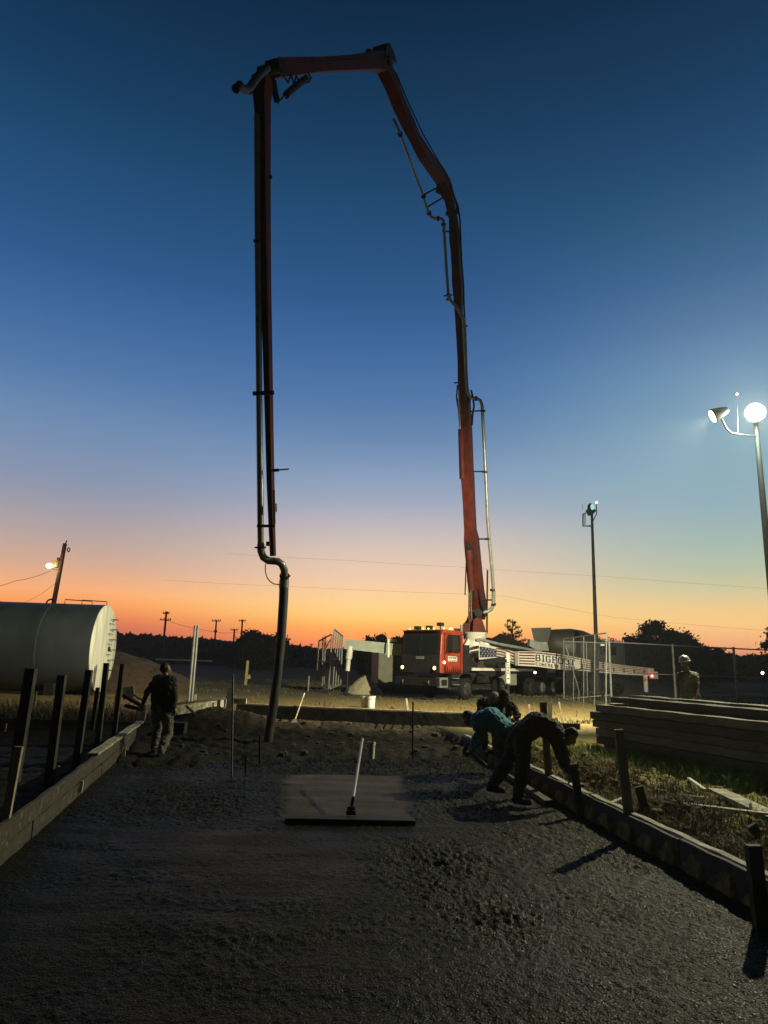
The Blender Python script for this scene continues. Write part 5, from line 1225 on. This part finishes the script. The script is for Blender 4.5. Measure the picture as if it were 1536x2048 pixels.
# bare branching tree behind the mast
def bare(base, h, spread, seed, label):
    rnd = random.Random(seed); o = empty('bare_tree', base, 0, label, 'tree'); m_ = MB(); lv = []; lf = []
    def rec(p, d, L, r, n):
        e = p+d*L; m_.tube([p, p.lerp(e, .5)+Vector((rnd.uniform(-1, 1), 0, rnd.uniform(-1, 1)))*L*.05, e], [r, r*.8, r*.6], 5)
        if n == 0 or n == 1:
            for _ in range(26):
                q = e+Vector((rnd.gauss(0, .16), rnd.gauss(0, .16), rnd.gauss(0, .12))); k = len(lv); a1 = Vector((rnd.uniform(-1, 1), rnd.uniform(-1, 1), rnd.uniform(-1, 1))).normalized()*.10; b1_ = a1.orthogonal().normalized()*.06; lv.extend([q-a1, q-b1_, q+a1, q+b1_]); lf.append((k, k+1, k+2, k+3))
        if n:
            for _ in range(3): rec(e, (d+Vector((rnd.uniform(-1, 1)*spread, rnd.uniform(-.5, .5), rnd.uniform(-.15, .5)))).normalized(), L*rnd.uniform(.6, .85), r*.6, n-1)
    rec(Vector(base), Vector((0, 0, 1)), h*.34, h*.02, 4)
    m_.build('trunk', m_bark, o); q = MB(); q.add(lv, lf); q.build('crown', m_leaf, o)
p = at(1190, 1330, 58); bare((p.x, 58, .2), (at(1190, 1262, 58).z-.2)*.82, .95, 5, 'sparse wide tree spreading behind the far light mast')
# far tree line as one mass
def treeline(name, pts, Y0, dep, seed, n_, lsz):
    rnd = random.Random(seed); vs = []; fs = []
    for _ in range(n_):
        px = rnd.uniform(pts[0][0], pts[-1][0]); yt = interp(pts, px)+5*noise.noise(Vector((px*.045, seed, 0)))+3.5*noise.noise(Vector((px*.16, seed, 2)))
        Y = Y0+rnd.uniform(0, dep); tp_ = at(px, yt, Y0); X = tp_.x*Y/Y0; zt__ = max(1.2, tp_.z); z = .2+(zt__-.2)*(1-rnd.random()**1.4*1.0); s = lsz*rnd.uniform(.6, 1.5)
        p = Vector((X, Y, z)); a = Vector((rnd.uniform(-1, 1), rnd.uniform(-1, 1), rnd.uniform(-1, 1))).normalized(); b_ = a.orthogonal().normalized(); k = len(vs)
        vs += [p-a*s, p-b_*s*.7, p+a*s, p+b_*s*.7]; fs.append((k, k+1, k+2, k+3))
    me = bpy.data.meshes.new(name); me.from_pydata(vs, [], fs); me.materials.append(m_leaf)
    o = bpy.data.objects.new(name, me); COL.objects.link(o); tag(o, kind='stuff')
treeline('far_tree_line', [(-200, 1268), (120, 1272), (225, 1268), (250, 1276), (290, 1272), (340, 1280), (400, 1280), (460, 1288), (560, 1292), (640, 1303), (720, 1300), (860, 1300)], 150, 25, 3, 42000, .9)
treeline('far_hedge', [(860, 1306), (1000, 1302), (1060, 1310), (1200, 1312), (1330, 1310), (1430, 1312), (1480, 1314), (1560, 1316), (1800, 1312)], 110, 20, 7, 30000, .7)
mb = MB(); a = at(310, 1318.5, 118); b_ = at(425, 1322, 118); mb.bar(a, b_, .1, .22); single(mb, 'guard_rail', M('pale_rail', (.5, .5, .45), .5, .3, .2, 3, 0), 'thin pale rail along the far edge of the field left of the round tree', 'rail')
# ================================================================ PEOPLE
def caps(mb, a, b_, ra, rb_, n=14):
    a = Vector(a); b_ = Vector(b_); d = b_-a; L = d.length
    if L < 1e-4: mb.ball(a, ra); return
    d /= L; pts = []; rs = []
    for k in range(5):
        t = math.pi/2*k/4; pts.append(a-d*ra*math.cos(t)); rs.append(max(.0008, ra*math.sin(t)))
    for k in range(1, 5):
        t = math.pi/2*k/4; pts.append(b_+d*rb_*math.sin(t)); rs.append(max(.0008, rb_*math.cos(t)))
    mb.tube(pts, rs, n)
def fuse(mb, name, mat, parent, voxel, smooth_it=3, fold=0):
    o = mb.build(name+'_raw', mat, parent)
    md = o.modifiers.new('r', 'REMESH'); md.mode = 'VOXEL'; md.voxel_size = voxel
    sm_ = o.modifiers.new('s', 'SMOOTH'); sm_.iterations = smooth_it; sm_.factor = .5
    dg = bpy.context.evaluated_depsgraph_get(); me = bpy.data.meshes.new_from_object(o.evaluated_get(dg))
    me.name = name; me.shade_smooth(); old = o.data
    if fold:
        nn = [Vector(v.normal) for v in me.vertices]
        for v, n_ in zip(me.vertices, nn):
            c = v.co; k = fbm(c.x*1.2+c.z*.4, c.y+c.z*1.7, 7, 3)+.6*noise.noise(Vector((c.x*22, c.y*22, c.z*30)))
            v.co = c+n_*fold*(k-.1)
    bpy.data.objects.remove(o); bpy.data.meshes.remove(old)
    me.materials.clear(); me.materials.append(mat)
    q = bpy.data.objects.new(name, me); COL.objects.link(q); q.parent = parent; return q
def ik(a, t, l1, l2, pole):
    a, t = Vector(a), Vector(t); d = t-a; L = min(d.length, (l1+l2)*.995); d.normalize(); t = a+d*L
    x = (l1*l1-l2*l2+L*L)/(2*L); h = math.sqrt(max(0, l1*l1-x*x)); p = Vector(pole); p = (p-d*p.dot(d)).normalized()
    return a+d*x+p*h, t
def person(base, pelvis, neck, head, face, lat, hips_lat, hands, feet, toe, epole, kpole, arch, label, shirt, pants, boots=m_black, long_sleeve=True, hat=None, mud=None, group=None, s=1.0, g=0.0):
    P = empty('person', base, 0, label, 'person', group)
    pelvis, neck, head = Vector(pelvis), Vector(neck), Vector(head); lat = Vector(lat).normalized(); hl = Vector(hips_lat).normalized()
    face = Vector(face).normalized(); arch = Vector(arch); mid = (pelvis+neck)/2+arch
    ax = (neck-mid).normalized()
    sL, sR = neck-lat*.19*s-ax*.07, neck+lat*.19*s-ax*.07
    hL, hR = pelvis-hl*.095*s, pelvis+hl*.095*s
    eL, wL = ik(sL, hands[0], .29*s, .26*s, epole[0]); eR, wR = ik(sR, hands[1], .29*s, .26*s, epole[1])
    kL, aL = ik(hL, feet[0], .43*s, .42*s, kpole[0]); kR, aR = ik(hR, feet[1], .43*s, .42*s, kpole[1])
    toes = [Vector(t).normalized() for t in toe]
    def torso(mb, g=0.0):
        for q in (-1, 1):
            caps(mb, pelvis+hl*.07*q*s, mid+lat*.075*q*s, (.105+g)*s, (.11+g)*s); caps(mb, mid+lat*.075*q*s, neck+lat*.10*q*s-ax*.10, (.11+g)*s, (.105+g)*s)
        caps(mb, sL+lat*.03, sR-lat*.03, (.068+g)*s, (.068+g)*s)
    mb = MB(); torso(mb); caps(mb, neck-ax*.06, head-(head-neck)*.2, .058*s, .055*s)
    # head with jaw, nose, brow, ears
    up = (head-neck).normalized(); side_ = face.cross(up)
    if side_.length < .1: side_ = lat.copy()
    side_.normalize(); up = side_.cross(face).normalized()
    if up.dot(head-neck) < 0 and abs(up.dot((head-neck).normalized())) > .3: up = -up
    caps(mb, head+up*.03-face*.02, head-up*.015+face*.01, .088*s, .078*s); caps(mb, head-up*.03+face*.03, head-up*.075+face*.05, .062*s, .042*s)
    caps(mb, head+face*.085+up*.01, head+face*.108-up*.025, .012, .017); caps(mb, head+face*.075-side_*.035+up*.03, head+face*.075+side_*.035+up*.03, .018, .018)
    caps(mb, head+face*.083-side_*.018-up*.055, head+face*.083+side_*.018-up*.055, .010, .010)
    for q in (-1, 1): caps(mb, head+side_*q*.083+up*.02, head+side_*q*.085-up*.02, .018, .014)
    for a, b_, c_ in ((sL, eL, wL), (sR, eR, wR)):
        caps(mb, a, b_, .050*s, .041*s); caps(mb, b_, c_, .042*s, .027*s)
    for a, b_, c_ in ((hL, kL, aL), (hR, kR, aR)):
        caps(mb, a, b_, .085*s, .056*s); caps(mb, b_, c_, .056*s, .038*s)
    # hands: palm, four fingers of unequal length with a bend, thumb from the side of the palm
    for (e, w_, q) in ((eL, wL, -1), (eR, wR, 1)):
        d = (w_-e).normalized(); sd = (lat-d*lat.dot(d)).normalized(); nr = d.cross(sd).normalized()
        for k in (-1.2, 0, 1.2): caps(mb, w_+d*.01+sd*k*.012, w_+d*.085+sd*k*.024, .017, .015)
        for k, ln in enumerate((.036, .043, .040, .031)):
            b0 = w_+d*.088+sd*(k-1.5)*.021; b1_ = b0+(d*.93+nr*.35*q).normalized()*ln; b2_ = b1_+(d*.6+nr*.8*q).normalized()*ln*.85
            caps(mb, b0, b1_, .0095, .0088, 8); caps(mb, b1_, b2_, .0088, .0075, 8)
        t0 = w_+d*.03-sd*q*.028; t1 = t0+(d*.7-sd*q*.7).normalized()*.04; t2 = t1+(d*.95-sd*q*.1+nr*q*.2).normalized()*.032
        caps(mb, t0, t1, .013, .011, 8); caps(mb, t1, t2, .011, .009, 8)
    for a, t in ((aL, toes[0]), (aR, toes[1])): caps(mb, a-Vector((0, 0, .04)), a+t*.14-Vector((0, 0, .055)), .034, .028)
    fuse(mb, 'body', m_skin, P, .0075, 2)
    for q in (-1, 1): MB().ball(head+face*.083+side_*q*.03+up*.008, .0105, (1, 1, 1), 8).build('eye', m_black, P)
    # shirt
    mb = MB(); torso(mb, .016+g)
    caps(mb, neck-ax*.08, neck-ax*.01, .08*s, .066*s)
    for a, b_, c_ in ((sL, eL, wL), (sR, eR, wR)):
        if long_sleeve: caps(mb, a, b_, .066*s+g*.4, .055*s+g*.3); caps(mb, b_, b_.lerp(c_, .93), .055*s+g*.3, .040*s+g*.1)
        else: caps(mb, a, a.lerp(b_, .72), .067*s, .062*s)
    for k in range(5):
        t = .15+.17*k; p = pelvis.lerp(neck, t)+arch*(1-abs(2*t-1)); caps(mb, p-lat*.12+ax*.02*(k % 2), p+lat*.12-ax*.02, .118*s+g, .118*s+g, 10)
    fuse(mb, 'shirt', shirt, P, .010, 2, .022)
    # trousers
    mb = MB(); caps(mb, pelvis-hl*.075, pelvis+hl*.075, .128*s+g, .128*s+g); caps(mb, pelvis+(mid-pelvis)*.25-hl*.07, pelvis+(mid-pelvis)*.25+hl*.07, .12*s+g, .12*s+g)
    for a, b_, c_ in ((hL, kL, aL), (hR, kR, aR)):
        caps(mb, a, b_, .108*s+g, .078*s+g*.8); caps(mb, b_, b_.lerp(c_, .45), .078*s+g*.8, .074*s+g*.7); caps(mb, b_.lerp(c_, .45), b_.lerp(c_, .88), .072*s+g*.7, .064*s+g*.6); caps(mb, b_.lerp(c_, .6), b_.lerp(c_, .68), .078*s, .07*s)
    fuse(mb, 'trousers', pants, P, .010, 2, .022)
    for a, b_, t in ((aL, kL, toes[0]), (aR, kR, toes[1])):
        mb = MB(); u_ = (b_-a).normalized(); caps(mb, a+u_*.16, a, .060*s, .052*s); caps(mb, a-Vector((0, 0, .045))-t*.05, a-Vector((0, 0, .045))+t*.06, .048, .05)
        caps(mb, a-Vector((0, 0, .052))+t*.05, a-Vector((0, 0, .056))+t*.165, .048, .038); fuse(mb, 'boot', boots, P, .009, 1)
    if hat == 'hard':
        mb = MB(); c_ = head+up*.045; rot = Matrix((side_, face, up)).transposed()
        vs = []; N = 22; ringp = [(.142, -.012), (.140, .0), (.128, .004), (.124, .03), (.112, .07), (.085, .105), (.045, .122), (.0, .127)]
        for r_, z in ringp:
            for j in range(N):
                a = 2*math.pi*j/N; ex = 1+.32*max(0, math.sin(a))**2*(1 if r_ > .13 else 0); vs.append(c_+rot@Vector((math.cos(a)*r_*.92, math.sin(a)*r_*1.08*ex, z)))
        mb.add(vs, [(i*N+j, i*N+(j+1) % N, (i+1)*N+(j+1) % N, (i+1)*N+j) for i in range(len(ringp)-1) for j in range(N)])
        mb.tube([c_+rot@Vector((0, .12*math.cos(t), .128*math.sin(t)+.003)) for t in [math.pi*i/12 for i in range(1, 12)]], .012, 6)
        mb.build('hard_hat', M('hard_hat', (.30, .31, .29), .3, 0, .15, 8, .02), P, True)
    elif hat == 'hood':
        mb = MB(); caps(mb, head+up*.035-face*.025, head-up*.05-face*.03, .112, .10); fuse(mb, 'hood', shirt, P, .009, 2)
    elif hat == 'cap':
        mb = MB(); caps(mb, head+up*.055-face*.025, head+up*.045+face*.01, .098, .095); caps(mb, head+up*.045+face*.08-side_*.04, head+up*.04+face*.15, .02, .014); caps(mb, head+up*.045+face*.08+side_*.04, head+up*.04+face*.15, .02, .014)
        fuse(mb, 'cap', M('grey_cap', (.22, .20, .17), .8, 0, .4, 20, .2), P, .008, 1)
    else:
        mb = MB(); caps(mb, head+up*.05-face*.03, head+up*.01-face*.045, .094, .088); caps(mb, head+up*.01-face*.05, head-up*.05-face*.045, .075, .05); fuse(mb, 'hair', m_hair, P, .008, 2)
    return P
def cloth(n_, c, c2=None, sc=9): return M(n_, c, .85, 0, .35, sc, .35, col2=c2)
X1 = Vector((1, 0, 0)); Z1 = Vector((0, 0, 1)); Y1 = Vector((0, 1, 0))
# walking worker
f0 = at(323, 1503, 14.25); f1 = at(308, 1490, 14.75)
person((f0.x, 14.4, 0), at(325, 1424, 14.4), at(330, 1354, 14.5), at(332, 1338, 14.55), (.75, .6, -.05), (1, -.25, 0), (1, -.1, 0),
       [at(286, 1408, 14.2), at(349, 1420, 14.25)], [Vector((f1.x, 14.75, .13)), Vector((f0.x, 14.2, .11))], [(-.2, .9, -.15), (.25, .95, 0)],
       [(-1, -.4, .1), (.9, -.5, 0)], [(-.1, 1, 0), (.1, 1, 0)], (0, -.03, 0), 'worker in dark sweater and mud spattered trousers walking along the left form',
       cloth('dark_sweater', (.018, .017, .020)), cloth('muddy_trousers', (.20, .20, .16), (.018, .02, .022), 5), hat=None, s=1.06, g=.02)
# worker bending over the right form
hb = at(1143, 1562, 10.55)
pl_, nk = at(1040, 1470, 11.0), at(1112, 1464, 10.8)
person((2.2, 11, 0), pl_, nk, at(1141, 1474, 10.75), (.55, -.15, -.82), (.12, -.98, 0), (.1, -.99, 0),
       [at(1137, 1560, 10.85), hb], [G(974, 1592, .10), G(1036, 1598, .10)], [(.75, -.45, 0), (.8, -.5, 0)],
       [(.6, -.1, .3), (.6, -.3, .2)], [(.8, -.5, 0), (.8, -.5, 0)], (.0, 0, .15), 'worker in dark shirt bent double, reaching down to the right form board',
       cloth('dark_brown_shirt', (.045, .032, .022)), cloth('charcoal_trousers', (.035, .036, .036)), hat=None, s=1.08, g=.035)
# worker in turquoise shirt
person((1.9, 11.9, 0), at(1012, 1464, 11.9), at(951, 1446, 12.0), at(938, 1438, 12.05), (-.6, -.2, -.8), (.25, .95, 0), (.2, .97, 0),
       [at(947, 1496, 12.1), at(944, 1488, 11.8)], [G(978, 1532, .10), G(1004, 1548, .10)], [(-.8, -.1, 0), (-.7, -.5, 0)],
       [(.3, -.3, .3), (.3, -.3, .3)], [(-.9, -.3, 0), (-.8, -.5, 0)], (0, 0, .15), 'worker in turquoise shirt bent over behind the one at the form board',
       cloth('turquoise_shirt', (.035, .24, .33)), cloth('brown_trousers', (.05, .04, .033)), hat=None, s=1.08, g=.045)
# two workers farther back
person((2.0, 13.6, 0), at(977, 1428, 13.7), at(981, 1408, 13.35), at(985, 1399, 13.2), (-.5, -.75, -.3), (1, -.2, 0), (1, -.1, 0),
       [at(968, 1446, 13.0), at(992, 1446, 13.0)], [at(970, 1500, 13.6), at(990, 1502, 13.6)], [(0, -1, 0), (.2, -1, 0)],
       [(-1, 0, .2), (1, 0, .2)], [(-.2, -1, 0), (.2, -1, 0)], (0, .05, .1), 'worker in grey cap and dark jacket stooping left of the hooded worker',
       cloth('black_jacket', (.022, .02, .022)), cloth('dark_work_trousers', (.04, .036, .03)), hat='cap')
person((2.5, 13.2, 0), at(1000, 1432, 13.7), at(1008, 1409, 13.35), at(1010, 1394, 13.25), (.5, -.85, -.15), (1, .1, 0), (1, 0, 0),
       [at(990, 1440, 13.0), at(1022, 1446, 13.05)], [at(992, 1502, 13.5), at(1012, 1503, 13.4)], [(0, -1, 0), (.3, -1, 0)],
       [(-1, 0, 0), (1, -.2, 0)], [(-.2, -1, 0), (.2, -1, 0)], (0, .05, .06), 'worker in dark brown hood with one arm reaching down, behind the turquoise shirt',
       cloth('maroon_jacket', (.05, .028, .024)), cloth('dark_work_trousers', (.04, .036, .03)), hat='hood')
# man in hard hat behind the timbers
hz = at(1371, 1323, 15.6)
person((hz.x, 15.6, .3), at(1381, 1410, 15.65), at(1375, 1344, 15.6), at(1370, 1326, 15.55), (-.55, -.8, -.1), (1, .1, 0), (1, .05, 0),
       [at(1358, 1392, 15.3), at(1392, 1400, 15.35)], [Vector((hz.x-.02, 15.6, gz(hz.x, 15.6)+.1)), Vector((hz.x+.28, 15.7, gz(hz.x+.2, 15.6)+.1))], [(-.3, -1, 0), (.3, -1, 0)],
       [(-1, .2, -.2), (1, .3, -.1)], [(-.2, -1, 0), (.2, -1, 0)], (0, .02, 0), 'man in white hard hat and pale short sleeved shirt standing behind the timber stack',
       cloth('pale_green_shirt', (.12, .135, .12), (.20, .21, .18)), cloth('dark_olive_trousers', (.06, .06, .045)), long_sleeve=False, hat='hard')
# ================================================================ AIR
hz_ = MB(); hz_.box((20, 103, 14.5), (360, 250, 33.0))
ho = hz_.build('haze', None or bpy.data.materials.new('morning_air')); tag(ho, kind='stuff')
hm = MATS.setdefault('air', ho.data.materials[0]); hm.use_nodes = True; hm.node_tree.nodes.clear()
ov = hm.node_tree.nodes.new('ShaderNodeOutputMaterial'); pv = hm.node_tree.nodes.new('ShaderNodeVolumePrincipled')
pv.inputs['Color'].default_value = (.9, .93, .92, 1); pv.inputs['Density'].default_value = HAZE; pv.inputs['Anisotropy'].default_value = .6
hm.node_tree.links.new(pv.outputs[0], ov.inputs['Volume'])
for o in list(COL.objects):
    if o.parent is None and o.type in ('MESH', 'EMPTY') and 'kind' not in o: o['kind'] = 'thing'
